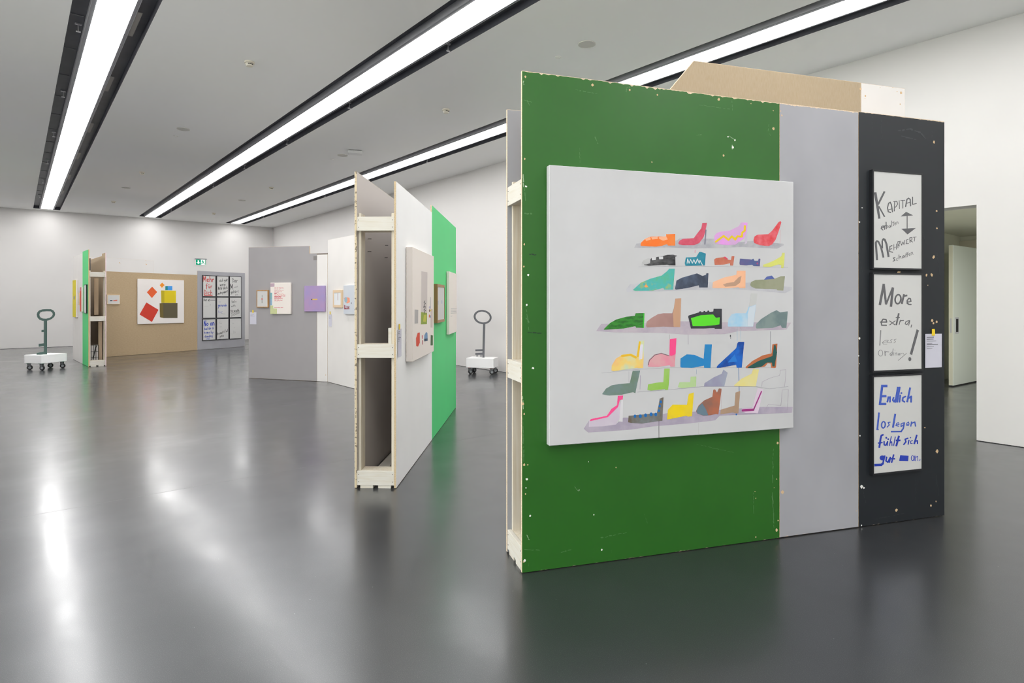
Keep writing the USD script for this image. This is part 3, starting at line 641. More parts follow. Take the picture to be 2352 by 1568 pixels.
shoes = [
 (A, [(187, 440), (195, 405), (230, 370), (270, 342), (330, 322), (430, 318), (545, 320), (541, 288), (668, 284), (668, 445), (570, 445), (553, 425), (480, 450), (400, 460), (290, 455), (200, 450)], brush((255, 122, 34), (250, 138, 60), 14),
  [((255, 184, 144), [[(250, 350), (322, 328), (328, 362), (265, 382)], [(333, 330), (425, 318), (425, 352), (350, 362)], [(440, 328), (540, 315), (565, 360), (500, 378), (445, 352)]])]),
 (A, [(711, 410), (730, 375), (775, 352), (925, 342), (990, 255), (1030, 205), (1043, 133), (1108, 130), (1085, 250), (1060, 330), (1000, 410), (930, 440), (770, 440), (720, 428)], brush((206, 74, 96), (228, 96, 122), 12),
  [((128, 128, 146), [[(1085, 225), (1101, 225), (1086, 430), (1070, 430)]])]),
 (A, [(1210, 385), (1212, 310), (1245, 270), (1300, 252), (1420, 240), (1550, 175), (1578, 125), (1672, 128), (1660, 250), (1620, 345), (1500, 435), (1400, 440), (1250, 425), (1215, 410)], brush((236, 156, 236), (214, 172, 216), 16),
  [((236, 204, 20), [stroke([(1230, 392), (1338, 312), (1405, 366), (1452, 318), (1500, 362), (1528, 316), (1590, 322), (1595, 265), (1630, 240), (1632, 175)], 26)]), ((206, 196, 212), [[(1640, 330), (1668, 250), (1664, 410), (1626, 430)]])]),
 (A, [(1752, 370), (1765, 320), (1810, 293), (1955, 288), (2010, 240), (2100, 120), (2125, 105), (2138, 125), (2100, 250), (2060, 360), (2010, 430), (1960, 452), (1840, 440), (1765, 410)], brush((222, 48, 52), (236, 112, 124), 10), []),
 (A, [(225, 712), (300, 725), (560, 710), (585, 718), (672, 720), (670, 600), (700, 588), (640, 570), (560, 572), (500, 590), (400, 605), (340, 615), (320, 640), (310, 690)], brush((40, 40, 43), (96, 96, 98), 11, (1, 1, 3)),
  [((216, 216, 218), [[(340, 605), (405, 605), (395, 645), (345, 648)], [(440, 600), (500, 595), (500, 632), (445, 635)]]), ((196, 196, 197), [[(205, 690), (225, 650), (290, 620), (325, 625), (318, 690), (260, 708)]])]),
 (A, [(800, 690), (815, 610), (960, 602), (1000, 535), (1020, 532), (1092, 555), (1080, 720), (810, 725)], brush((20, 130, 156), (50, 146, 168), 12),
  [((212, 222, 226), [stroke([(832, 690), (840, 630), (860, 690), (880, 635), (905, 690), (925, 640), (950, 695), (975, 630), (1000, 690), (1010, 650), (1045, 715)], 11)])]),
 (A, [(1207, 640), (1230, 620), (1340, 605), (1400, 640), (1440, 645), (1450, 592), (1488, 592), (1470, 722), (1430, 722), (1428, 690), (1330, 710), (1215, 712)], brush((198, 106, 80), (208, 124, 100), 12), [((226, 70, 100), [[(1335, 602), (1358, 598), (1400, 630), (1372, 636)]])]),
 (A, [(1558, 690), (1565, 625), (1700, 635), (1725, 640), (1750, 625), (1765, 655), (1815, 655), (1825, 625), (1848, 628), (1840, 732), (1752, 728), (1735, 710), (1650, 720), (1565, 712)], brush((82, 100, 152), (104, 96, 146), 9), [((176, 80, 130), [disc(1805, 692, 11, 13)])]),
 (A, [(1885, 710), (1950, 690), (2040, 650), (2110, 610), (2140, 590), (2150, 545), (2185, 545), (2175, 700), (2165, 755), (2135, 755), (2138, 720), (2100, 705), (1990, 740), (1890, 740)], brush((224, 226, 116), (214, 216, 122), 9), []),
 (A, [(80, 1060), (190, 960), (320, 905), (480, 860), (555, 800), (585, 765), (662, 765), (640, 1055), (515, 1055), (505, 1030), (360, 1070), (110, 1072)], mat("sea_green_mix", (92, 186, 150), rough=0.6, k=1.13, c2=(80, 186, 186), c3=(164, 190, 96), scale=11, lo=0.36, hi=0.52), [((250, 166, 96), [[(235, 1010), (265, 980), (292, 1015), (262, 1025)]]), ((70, 176, 190), [disc(236, 978, 16, 14)])]),
 (A, [(665, 1045), (685, 930), (760, 890), (970, 830), (1045, 865), (1095, 850), (1100, 828), (1128, 828), (1118, 1025), (1000, 1025), (995, 995), (830, 1035), (680, 1055)], brush((56, 64, 82), (84, 98, 122), 9), []),
 (A, [(1182, 1030), (1190, 950), (1350, 885), (1515, 850), (1520, 793), (1642, 793), (1640, 1035), (1560, 1035), (1545, 1022), (1420, 1035), (1200, 1035)], brush((255, 190, 148), (250, 196, 160), 6), [((194, 156, 132), [[(1330, 985), (1380, 965), (1480, 950), (1545, 885), (1585, 865), (1565, 960), (1500, 1005), (1360, 1015)]])]),
 (A, [(1705, 990), (1718, 950), (1780, 920), (1900, 915), (2045, 905), (2130, 870), (2188, 868), (2165, 1068), (2085, 1065), (2070, 1048), (1780, 1040), (1720, 1010)], brush((146, 152, 122), (160, 162, 136), 9), [((88, 104, 172), [[(1897, 918), (1935, 875), (2005, 860), (2045, 905)]])]),
 (B, [(178, 470), (250, 400), (320, 360), (430, 330), (530, 318), (538, 290), (638, 288), (632, 455), (545, 452), (535, 435), (400, 462), (185, 475)], brush((34, 104, 34), (56, 146, 46), 20, (1, 1, 4)), [((70, 214, 60), [stroke([(630, 292), (628, 450)], 9)])]),
 (B, [(655, 430), (662, 385), (720, 340), (790, 300), (850, 290), (950, 290), (980, 200), (985, 125), (1050, 120), (1040, 445), (965, 445), (850, 440), (665, 450)], brush((182, 142, 136), (172, 132, 126), 7), [((204, 160, 130), [[(958, 300), (985, 125), (1050, 120), (1040, 445), (965, 440)]])]),
 (B, [(1130, 330), (1135, 315), (1250, 280), (1258, 268), (1275, 268), (1278, 278), (1300, 275), (1305, 263), (1320, 265), (1325, 275), (1345, 270), (1350, 258), (1365, 262), (1370, 275), (1412, 270), (1416, 240), (1508, 240), (1508, 465), (1430, 465), (1425, 455), (1300, 462), (1160, 462)], brush((44, 46, 54), (58, 60, 68), 9), [((92, 226, 36), [[(1160, 345), (1270, 312), (1410, 303), (1440, 340), (1485, 335), (1480, 415), (1420, 425), (1300, 435), (1180, 435)]])]),
 (B, [(1575, 430), (1580, 360), (1620, 300), (1660, 290), (1780, 290), (1800, 250), (1820, 190), (1895, 180), (1860, 440), (1580, 440)], brush((160, 208, 238), (196, 216, 230), 9), [((204, 205, 204), [[(1835, 65), (1908, 68), (1895, 190), (1815, 220)]]), ((210, 220, 230), [[(1800, 290), (1818, 225), (1890, 195), (1858, 436), (1800, 436)]])]),
 (B, [(1890, 450), (1895, 410), (1950, 355), (2060, 285), (2125, 255), (2165, 280), (2250, 268), (2235, 455), (2185, 455), (2172, 425), (2080, 455), (1900, 462)], brush((114, 134, 136), (134, 152, 150), 9), []),
 (C_, [(175, 410), (180, 350), (230, 270), (310, 225), (420, 215), (470, 245), (495, 65), (560, 62), (548, 382), (490, 385), (480, 380), (200, 420)], mat("sunset_mix", (250, 190, 128), rough=0.6, k=1.13, c2=(248, 214, 120), c3=(208, 224, 190), scale=6, lo=0.36, hi=0.52), [((226, 222, 234), [[(515, 105), (546, 105), (536, 275), (495, 285)]]), ((244, 194, 44), [stroke([(484, 245), (508, 80)], 22), stroke([(300, 240), (400, 228), (460, 258)], 26)])]),
 (C_, [(600, 350), (615, 290), (680, 225), (760, 205), (855, 235), (860, 45), (938, 32), (920, 365), (870, 368), (860, 350), (720, 370), (610, 370)], brush((238, 140, 166), (226, 170, 174), 9), [((255, 78, 144), [[(857, 235), (860, 45), (938, 32), (928, 220), (880, 240)]]), ((130, 104, 112), [stroke([(606, 345), (622, 290), (684, 230), (760, 210), (850, 238)], 9)])]),
 (C_, [(985, 370), (987, 270), (1060, 222), (1150, 228), (1258, 275), (1272, 105), (1355, 105), (1338, 382), (1265, 382), (1262, 355), (1120, 382), (1000, 378)], brush((18, 132, 204), (40, 138, 196), 7), []),
 (C_, [(1410, 370), (1430, 345), (1640, 150), (1655, 90), (1670, 75), (1735, 75), (1705, 380), (1645, 380), (1640, 345), (1450, 380), (1415, 382)], brush((10, 70, 158), (8, 104, 206), 12), [((34, 126, 216), [[(1540, 318), (1620, 222), (1652, 308)]])]),
 (C_, [(1748, 372), (1830, 300), (1950, 235), (2055, 210), (2065, 105), (2125, 95), (2108, 375), (2095, 383), (2050, 380), (2045, 330), (2010, 325), (1980, 365), (1850, 385), (1760, 385)], brush((186, 102, 58), (198, 114, 70), 9), [((32, 88, 84), [[(1775, 374), (1900, 300), (2065, 242), (2085, 115), (2100, 110), (2120, 200), (2100, 300), (2090, 365), (2065, 362), (2060, 320), (2000, 318), (1940, 365), (1850, 383), (1780, 383)]])]),
 (C_, [(65, 690), (110, 625), (180, 585), (270, 570), (390, 560), (425, 415), (512, 412), (455, 680), (430, 665), (300, 695), (150, 705)], brush((112, 136, 112), (120, 142, 138), 8), []),
 (C_, [(598, 640), (605, 575), (700, 555), (785, 548), (795, 390), (860, 388), (850, 560), (840, 640), (815, 642), (800, 630), (640, 648)], brush((150, 200, 80), (162, 204, 104), 8), []),
 (C_, [(955, 605), (975, 550), (1100, 548), (1105, 485), (1172, 482), (1170, 600), (1125, 605), (1000, 620)], brush((178, 214, 142), (190, 216, 160), 8), []),
 (C_, [(1262, 600), (1268, 560), (1380, 490), (1470, 450), (1490, 400), (1540, 438), (1500, 598)], brush((154, 150, 178), (164, 170, 188), 6), []),
 (C_, [(1615, 585), (1700, 510), (1820, 450), (1840, 395), (1908, 398), (1870, 600), (1620, 595)], brush((236, 222, 138), (232, 222, 160), 6), []),
 (D_, [(105, 470), (108, 405), (300, 360), (430, 240), (470, 175), (440, 380), (420, 400), (400, 445), (250, 465)], brush((212, 200, 216), (218, 208, 220), 8), [((255, 82, 150), [[(115, 400), (130, 385), (300, 350), (350, 275), (410, 235), (418, 135), (475, 132), (470, 175), (440, 180), (420, 255), (310, 365), (120, 408)]]), ((224, 222, 226), [[(455, 175), (475, 180), (470, 415), (432, 412)]])]),
 (D_, [(530, 420), (535, 350), (600, 345), (840, 320), (860, 230), (870, 165), (912, 150), (900, 405), (860, 408), (680, 435), (560, 428)], brush((112, 100, 86), (126, 132, 134), 10), [((8, 108, 186), [disc(603, 355, 14, 18), disc(660, 355, 17, 20), disc(718, 345, 16, 20), disc(778, 335, 16, 20), disc(828, 336, 15, 19), disc(882, 200, 13, 16), disc(870, 245, 12, 15), disc(862, 295, 13, 14)])]),
 (D_, [(950, 390), (960, 285), (1010, 230), (1165, 232), (1185, 115), (1240, 98), (1220, 355), (1175, 360), (1160, 350), (970, 388)], brush((248, 216, 14), (238, 210, 60), 8), []),
 (D_, [(1263, 300), (1290, 240), (1350, 185), (1440, 145), (1450, 70), (1468, 65), (1490, 100), (1510, 55), (1540, 58), (1505, 335), (1480, 330), (1420, 345), (1340, 350), (1275, 325)], brush((182, 108, 80), (148, 106, 92), 10), [((106, 130, 146), [[(1266, 300), (1292, 245), (1330, 215), (1370, 280), (1395, 345), (1340, 348), (1278, 325)]])]),
 (D_, [(1525, 335), (1530, 285), (1680, 240), (1690, 100), (1740, 82), (1722, 320), (1700, 325), (1660, 315)], brush((176, 146, 122), (182, 152, 126), 7), [((20, 110, 190), [disc(1698, 336, 7, 10)])]),
 (D_, [(1755, 300), (1760, 275), (1870, 265), (1930, 50), (1990, 65), (1950, 250), (1930, 325), (1900, 320), (1800, 320)], brush((228, 206, 226), (222, 208, 222), 8), [((166, 56, 134), [stroke([(1768, 292), (1880, 286)], 26), stroke([(1885, 284), (1970, 88)], 13)])]),
]
for f, pts, m, det in shoes:
    sh = paint("painted_shoe", f, pts, m)
    for c, gs in det:
        for g in gs:
            g = P(g).buffer(0) if isinstance(g, list) else g
            wk.mark("painted_detail", f(g), ink(c), 3, parent=sh)
for f, pts in [(C_, [(2210, 600), (2225, 402), (2160, 406), (2150, 470), (2040, 500), (1945, 545), (1940, 600)]), (D_, [(2000, 300), (2045, 225), (2180, 240), (2195, 72), (2262, 68), (2250, 290)])]:
    wk.mark("pencilled_shoe", f(stroke(pts, 3.5)), ink((176, 166, 180)), 2)

# ---- three framed lettered sheets on the anthracite board
GREY, BLUE1, BLUE2, LGREY = (104, 104, 107), (66, 96, 196), (34, 62, 182), (142, 142, 144)
SX = (2006.4, 2116.6)
def lettered(label, y_tl, y_tr, y_bl, y_br, group):
    off, b = 0.022, 0.011
    s0, s1 = W1.sz(SX[0], 700, -off)[0] - b, W1.sz(SX[1], 700, -off)[0] + b
    z1 = (W1.sz(SX[0], y_tl, -off)[1] + W1.sz(SX[1], y_tr, -off)[1]) / 2 + b
    z0 = (W1.sz(SX[0], y_bl, -off)[1] + W1.sz(SX[1], y_br, -off)[1]) / 2 - b
    w = Work(W1, "framed_lettering", label, "framed poster", s0, s1, z0, z1, off, group)
    w.frame(m_blackframe, m_paper, b)
    return w
def letters(w, oy, groups, kf=6.532):
    f = w.crop(1995, oy, kf)
    for nm, c, gs in groups:
        w.mark("word", f(unary_union(gs)), ink(c), 1)
S = stroke; F = flatstroke
GP = "framed hand lettering on the anthracite board"
w1 = lettered("black framed sheet lettered Kapital erhalten Mehrwert schaffen, top of the three on the anthracite board", 393.4, 401.5, 614.6, 616.4, GP)
letters(w1, 385, [
 ("k", GREY, [P([(78, 370), (118, 368), (178, 762), (145, 765)]), F([(240, 355), (143, 550)], 28), P([(140, 580), (162, 575), (250, 733), (232, 740)]),
   S([(330, 672), (295, 660), (284, 600), (300, 535), (325, 518), (343, 560), (358, 660)], 17), S([(300, 632), (345, 618)], 10), S([(391, 520), (385, 650)], 13), S([(378, 508), (425, 505), (435, 545), (415, 580), (390, 600)], 12),
   S([(458, 492), (464, 616)], 10), S([(482, 490), (545, 488)], 10), S([(512, 490), (513, 606)], 12), S([(556, 582), (575, 475), (600, 458), (624, 475), (630, 570)], 18), S([(570, 535), (628, 515)], 12), S([(660, 442), (660, 550)], 14), S([(660, 550), (716, 537)], 12)]),
 ("arrow", GREY, [P([(480, 732), (563, 662), (668, 715)]), F([(578, 718), (578, 915)], 13), P([(492, 915), (708, 905), (585, 1000)])]),
 ("e", GREY, [S([(192, 907), (225, 895), (222, 872), (198, 880), (188, 912), (215, 935)], 13), S([(240, 925), (238, 872)], 14), S([(238, 885), (254, 866)], 10), S([(265, 915), (262, 818)], 14), S([(266, 880), (280, 864), (282, 905)], 8), S([(310, 865), (299, 885), (310, 903), (324, 888), (325, 862), (332, 895)], 7),
   S([(350, 885), (348, 797)], 7), S([(375, 873), (369, 806)], 7), S([(355, 825), (390, 815)], 6), S([(392, 848), (408, 838), (402, 822), (389, 835), (393, 860), (411, 855)], 6), S([(420, 850), (420, 816), (438, 811), (446, 842)], 6)]),
 ("m", GREY, [F([(127, 1387), (108, 1120)], 30), S([(110, 1118), (125, 1100), (148, 1112), (190, 1200)], 27), F([(186, 1190), (224, 1348)], 28), F([(206, 1210), (204, 1095)], 22), S([(212, 1085), (224, 1070), (243, 1080), (270, 1150)], 28), F([(268, 1145), (300, 1338)], 30),
   S([(350, 1168), (318, 1182), (315, 1258), (360, 1268)], 14), S([(320, 1224), (350, 1214)], 10), S([(378, 1152), (378, 1238)], 8), S([(415, 1142), (415, 1223)], 8), S([(378, 1205), (415, 1186)], 6), S([(438, 1112), (440, 1203)], 9), S([(438, 1110), (465, 1105), (462, 1145), (442, 1160), (468, 1174)], 9),
   S([(475, 1102), (495, 1163), (515, 1112), (530, 1153), (545, 1087)], 9), S([(596, 1072), (566, 1085), (575, 1113), (562, 1140), (600, 1135)], 9), S([(618, 1052), (622, 1123)], 12), S([(618, 1051), (650, 1046), (648, 1083), (622, 1094), (660, 1114)], 10), S([(667, 1045), (716, 1038)], 8), S([(692, 1042), (686, 1103)], 8)]),
 ("s", GREY, [S([(395, 1346), (371, 1355), (395, 1388), (367, 1403)], 13), S([(435, 1356), (421, 1365), (421, 1393), (437, 1391)], 7), S([(455, 1370), (455, 1307)], 10), S([(456, 1346), (480, 1327), (489, 1360)], 8), S([(525, 1316), (506, 1335), (511, 1358), (529, 1340), (530, 1314), (544, 1344)], 8), S([(558, 1344), (560, 1287), (572, 1276)], 7), S([(548, 1312), (575, 1300)], 5),
   S([(580, 1338), (582, 1277), (597, 1266)], 7), S([(572, 1300), (600, 1290)], 5), S([(606, 1309), (624, 1300), (618, 1281), (603, 1295), (609, 1319), (627, 1314)], 6), S([(640, 1308), (638, 1272), (658, 1266), (667, 1304)], 6)])])
w2 = lettered("black framed sheet lettered More extra, less ordinary!, middle of the three on the anthracite board", 630, 631, 850.8, 846.8, GP)
letters(w2, 620, [
 ("more", GREY, [F([(228, 208), (168, 525)], 36), F([(226, 208), (262, 515)], 32), F([(362, 260), (262, 515)], 26), F([(365, 262), (335, 550)], 36), ring(441, 437, 55, 80, 24, 8), F([(532, 362), (497, 508)], 28), F([(515, 392), (580, 380)], 26), S([(634, 468), (626, 428), (602, 424), (578, 460), (580, 498), (606, 516), (636, 516)], 19), S([(578, 482), (638, 470)], 14)]),
 ("extra", GREY, [S([(178, 780), (272, 780), (262, 742), (216, 737), (188, 780), (197, 828), (266, 828)], 18), S([(316, 762), (394, 822)], 12), S([(398, 762), (318, 822)], 12), F([(453, 648), (415, 826)], 24), S([(412, 710), (464, 710)], 13), S([(475, 752), (459, 816)], 12), S([(466, 775), (490, 758), (524, 756)], 12), S([(608, 757), (562, 770), (547, 808), (575, 818), (600, 782), (618, 758), (602, 828)], 11), S([(646, 822), (636, 858)], 11)]),
 ("less", LGREY, [S([(182, 908), (169, 1126)], 15), S([(206, 1085), (284, 1075), (297, 1052), (256, 1050), (206, 1085), (221, 1110), (275, 1111)], 7), S([(275, 1088), (330, 1090), (348, 1082), (326, 1052), (354, 1040)], 7), S([(415, 1036), (381, 1046), (405, 1074), (379, 1094)], 7)]),
 ("ordinary", LGREY, [ring(180, 1245, 36, 50, 8), S([(245, 1217), (248, 1283)], 13), S([(248, 1240), (265, 1222), (303, 1228)], 11), S([(346, 1230), (319, 1260), (331, 1283), (350, 1255)], 9), S([(370, 1182), (349, 1288)], 9), S([(378, 1236), (372, 1279)], 7), disc(395, 1201, 5), S([(395, 1279), (398, 1246), (421, 1241), (425, 1279)], 7), S([(460, 1246), (441, 1260), (446, 1277), (464, 1252), (465, 1277)], 7), S([(480, 1277), (480, 1246)], 6), S([(480, 1260), (504, 1246)], 6), S([(516, 1246), (531, 1266)], 7), S([(569, 1249), (446, 1354)], 8)]),
 ("mark", GREY, [P([(720, 888), (755, 905), (652, 1275), (618, 1258)]), disc(618, 1335, 22, 30)])])
w3 = lettered("black framed sheet lettered in blue Endlich loslegen fühlt sich gut an, on anthracite board", 865.4, 860.8, 1087.4, 1075.7, GP)
letters(w3, 855, [
 ("endlich", BLUE1, [F([(206, 190), (168, 490)], 34), F([(188, 203), (282, 203)], 36), F([(178, 358), (268, 355)], 34), F([(160, 473), (265, 473)], 34), F([(300, 360), (280, 448)], 26), S([(292, 388), (323, 368), (320, 440)], 24), S([(375, 378), (362, 415), (380, 438), (404, 400)], 24), F([(440, 216), (400, 452)], 26), F([(468, 216), (428, 450)], 26), F([(476, 335), (462, 450)], 24), disc(492, 310, 14),
   S([(553, 362), (516, 377), (508, 423), (538, 440)], 24), F([(624, 226), (578, 447)], 28), S([(600, 385), (640, 360), (637, 440)], 26)]),
 ("loslegen", BLUE1, [F([(156, 602), (130, 860)], 26), F([(118, 857), (152, 857)], 16), ring(222, 785, 38, 58, 20, 6), S([(323, 746), (292, 752), (310, 788), (278, 820)], 15), F([(400, 620), (365, 828)], 28), S([(408, 790), (458, 780), (449, 753), (421, 762), (410, 798), (452, 808)], 12), S([(520, 757), (487, 772), (487, 812), (520, 788)], 15), S([(535, 757), (520, 840), (490, 882)], 22), F([(500, 886), (334, 888)], 22), S([(567, 790), (608, 776), (600, 743), (572, 762), (570, 793), (603, 798)], 12), F([(646, 735), (632, 812)], 18), S([(642, 765), (693, 743), (704, 805)], 18)]),
 ("fuehlt", BLUE2, [S([(215, 936), (192, 945), (178, 1000)], 26), F([(180, 990), (160, 1130)], 28), F([(138, 1060), (210, 1050)], 20), S([(232, 1038), (234, 1086), (260, 1092), (285, 1038)], 20), disc(265, 980, 14), disc(294, 1000, 13), S([(288, 1037), (281, 1096)], 13), S([(340, 962), (313, 1096)], 13), S([(321, 1060), (348, 1038), (351, 1096)], 13), S([(400, 967), (376, 1096)], 13), F([(456, 950), (414, 1108)], 28), F([(408, 1020), (478, 1020)], 26)]),
 ("sich", BLUE2, [S([(588, 987), (548, 1002), (560, 1040), (528, 1080)], 21), S([(605, 1018), (593, 1076)], 18), disc(628, 978, 9), S([(660, 1021), (633, 1031), (629, 1063), (654, 1067)], 11), F([(724, 935), (684, 1074)], 24), S([(697, 1032), (732, 1023), (733, 1064)], 20)]),
 ("gut", BLUE2, [disc(206, 1282, 40, 38), F([(243, 1245), (212, 1375)], 24), S([(214, 1365), (190, 1385)], 34), F([(200, 1386), (86, 1390)], 38), S([(270, 1272), (260, 1326), (288, 1346), (324, 1277)], 22), F([(330, 1265), (310, 1355)], 20), F([(377, 1230), (344, 1355)], 22), F([(333, 1295), (397, 1295)], 20)]),
 ("bar", BLUE2, [P([(475, 1240), (600, 1250), (592, 1330), (458, 1325)])]),
 ("an", BLUE2, [ring(660, 1285, 25, 42, 10), S([(690, 1252), (685, 1323)], 9), S([(706, 1252), (700, 1326)], 9), S([(705, 1276), (734, 1257), (740, 1323)], 9), S([(772, 1302), (766, 1323)], 8)])])

# ---- information sheets held by yellow tape
m_sheet = mat("sheet_paper", (214, 213, 226), rough=0.7, k=1.13)
m_tape = mat("yellow_tape", (240, 196, 30), rough=0.5, k=0.85)
def sheet(wall, label, x0, x1, y0, y1, tape, lines):
    s0, z1 = wall.sz(x0, y0, -0.003); s1, _ = wall.sz(x1, y0, -0.003); _, z0 = wall.sz((x0 + x1) / 2, y1, -0.003)
    w = Work(wall, "information_sheet", label, "sheet of paper", s0, s1, z0, z1, 0.003)
    n = 10
    xs = np.linspace(-w.hw, w.hw, n)
    v, fcs = [], []
    for j in range(n):
        for i in range(n):
            b = -0.0035 - 0.004 * math.sin(math.pi * i / (n - 1)) * (1 - j / (n - 1)) ** 1.5
            v.append((xs[i], b, w.h * j / (n - 1)))
    for j in range(n - 1):
        for i in range(n - 1):
            a = j * n + i
            fcs += [(a, a + 1, a + n + 1), (a, a + n + 1, a + n)]
    v = np.array(v); m0 = np.vstack([v, v + (0, 0.0004, 0)]); f0 = np.array(fcs)
    rim = [j * n for j in range(n)], [j * n + n - 1 for j in range(n)], list(range(n)), list(range(n * n - n, n * n))
    obj("paper", trimesh.Trimesh(m0, np.vstack([f0, f0[:, ::-1] + n * n]), process=False), m_sheet, w.p, smooth=30)
    lw = 2 * w.hw
    for k, (fr, ln, dark) in enumerate(lines):
        z = w.h * (1 - fr)
        b = 0.004 * (fr) ** 1.5
        obj("printed_line", flat(sbox(-w.hw + 0.09 * lw, z - 0.0022, -w.hw + 0.09 * lw + ln * lw, z + 0.0022), -0.0048 - b, -0.0044 - b), ink((110, 110, 116) if dark else (168, 168, 176)), w.p)
    a, b = wall.sz(tape[0], tape[2], -0.004), wall.sz(tape[1], tape[3], -0.004)
    g = P([(a[0] - w.s, a[1] - w.z), (b[0] - w.s - 0.004, a[1] - w.z), (b[0] - w.s, a[1] - w.z - 0.012), (b[0] - w.s, b[1] - w.z), (a[0] - w.s, b[1] - w.z)]).buffer(0)
    obj("tape_strip", flat(g, -0.006, -0.0052), m_tape, w.p, label="strip of yellow tape")
    return w
LN = [(0.10, 0.42, 1), (0.155, 0.40, 1), (0.21, 0.56, 0), (0.28, 0.32, 0), (0.315, 0.66, 1), (0.37, 0.42, 0), (0.43, 0.32, 0)]
sheet(W1, "white information sheet taped to the anthracite board beside the middle framed sheet", 2124.8, 2163, 766.8, 843.8, (2140, 2147, 755, 770.5), LN)
sheet(W2, "white information sheet taped to the white board near the open end of the edge-on wall", 913.6, 922, 756, 819, (916.3, 918.8, 744, 756.5), LN)
sheet(W3, "white information sheet taped at the left end of the notched grey wall", 574, 589, 716.5, 744.5, (579.8, 582.5, 711.5, 718.6), LN[2:5])
sheet(W4, "white information sheet taped to the white wall beside the small pale wood frame", 754.8, 761.9, 721.5, 749.4, (757.4, 759.3, 715, 722), LN[2:5])

# ---- works on wall 2
OFF = 0.06
s0, za = W2.sz(947.7, 567.3, -OFF); s1, zb = W2.sz(996.3, 587.5, -OFF)
z0 = (W2.sz(948, 830, -OFF)[1] + W2.sz(996.5, 807, -OFF)[1]) / 2
w = Work(W2, "collage_painting", "thick cream canvas with a red and a green patch on the edge-on white wall", "painting", s0, s1, z0, (za + zb) / 2, OFF)
w.canvas(m_cream)
f = w.crop(920, 550, 5.229)
for nm, g, c in [("painted_strip", P([(250, 380), (322, 392), (320, 880), (248, 875)]), (216, 206, 202)), ("painted_patch", P([(246, 870), (318, 882), (316, 1015), (244, 1018)]), (152, 174, 66)), ("painted_patch", P([(170, 840), (212, 842), (210, 1005), (168, 1010)]), (190, 186, 184)),
                 ("painted_patch", P([(185, 1185), (205, 1120), (230, 1115), (230, 1240), (210, 1285), (188, 1278)]), (228, 78, 52)), ("painted_patch", P([(255, 1150), (264, 1150), (262, 1190), (255, 1195)]), (206, 60, 90)), ("painted_patch", P([(256, 1210), (264, 1206), (262, 1258), (256, 1262)]), (176, 50, 70)),
                 ("painted_patch", P([(283, 1200), (285, 1150), (305, 1110), (322, 1120), (326, 1215), (285, 1222)]), (120, 156, 196)), ("painted_patch", P([(283, 1192), (325, 1188), (326, 1215), (285, 1222)]), (80, 96, 116)), ("painted_patch", P([(362, 1145), (388, 1152), (386, 1270), (360, 1270)]), (86, 118, 84)), ("painted_patch", P([(372, 1150), (378, 1150), (377, 1268), (371, 1268)]), (206, 206, 70)),
                 ("painted_patch", disc(350, 815, 10, 16), (196, 190, 214)), ("painted_patch", disc(347, 853, 6, 16), (120, 90, 80)), ("painted_patch", disc(362, 850, 7, 12), (236, 210, 90)), ("painted_patch", disc(348, 918, 7, 18), (240, 120, 60)), ("painted_patch", disc(356, 925, 6, 16), (110, 160, 200)), ("painted_strip", P([(362, 830), (386, 835), (384, 1058), (360, 1055)]), (220, 204, 196)), ("painted_strip", P([(358, 690), (366, 692), (366, 830), (358, 828)]), (206, 202, 200))]:
    w.mark(nm, f(g), ink(c), 2 if nm == "painted_patch" else 1)
w.mark("painted_patch", f(P([(280, 905), (312, 900), (300, 990), (268, 985)])), ink((196, 196, 70)), 3)
w.mark("brush_scribble", f(unary_union([S([(292, 735), (280, 760), (298, 765), (284, 790), (276, 815), (296, 800), (292, 835), (278, 845), (300, 850), (284, 870), (292, 895)], 6)])), ink((46, 46, 48)), 2)
OFF = 0.035
s0, za = W2.sz(1004, 651.8, -OFF); s1, zb = W2.sz(1020.8, 655, -OFF)
z0 = (W2.sz(1004, 741, -OFF)[1] + W2.sz(1020.8, 738.6, -OFF)[1]) / 2
w = Work(W2, "framed_drawing", "brown wood framed drawing with two faint blue marks on the bright green board", "framed picture", s0, s1, z0, (za + zb) / 2, OFF)
w.frame(mat("walnut_frame", (150, 112, 74), rough=0.5, k=0.9), m_paper, 0.03)
f = w.crop(920, 550, 5.229)
w.mark("drawn_mark", f(P([(449, 735), (456, 733), (456, 780), (451, 782)])), ink((190, 196, 216)), 1)
w.mark("drawn_mark", f(P([(491, 728), (500, 730), (500, 770), (492, 768)])), ink((180, 196, 218)), 1)
OFF = 0.04
s0, za = W2.sz(1031.9, 623.5, -OFF); s1, zb = W2.sz(1049.2, 628.5, -OFF)
z0 = (W2.sz(1031.9, 767.5, -OFF)[1] + W2.sz(1049.2, 762, -OFF)[1]) / 2
w = Work(W2, "text_canvas", "white canvas with grey lines of text at the far end of the edge-on wall", "painting", s0, s1, z0, (za + zb) / 2, OFF)
w.canvas(m_cream)
f = w.crop(920, 550, 5.229)
for y, x1 in ((832, 674), (848, 674), (866, 672), (884, 674), (920, 622)):
    w.mark("text_line", f(P([(602, y - 3), (x1, y - 6), (x1, y), (602, y + 4)])), ink((196, 194, 194)), 1)

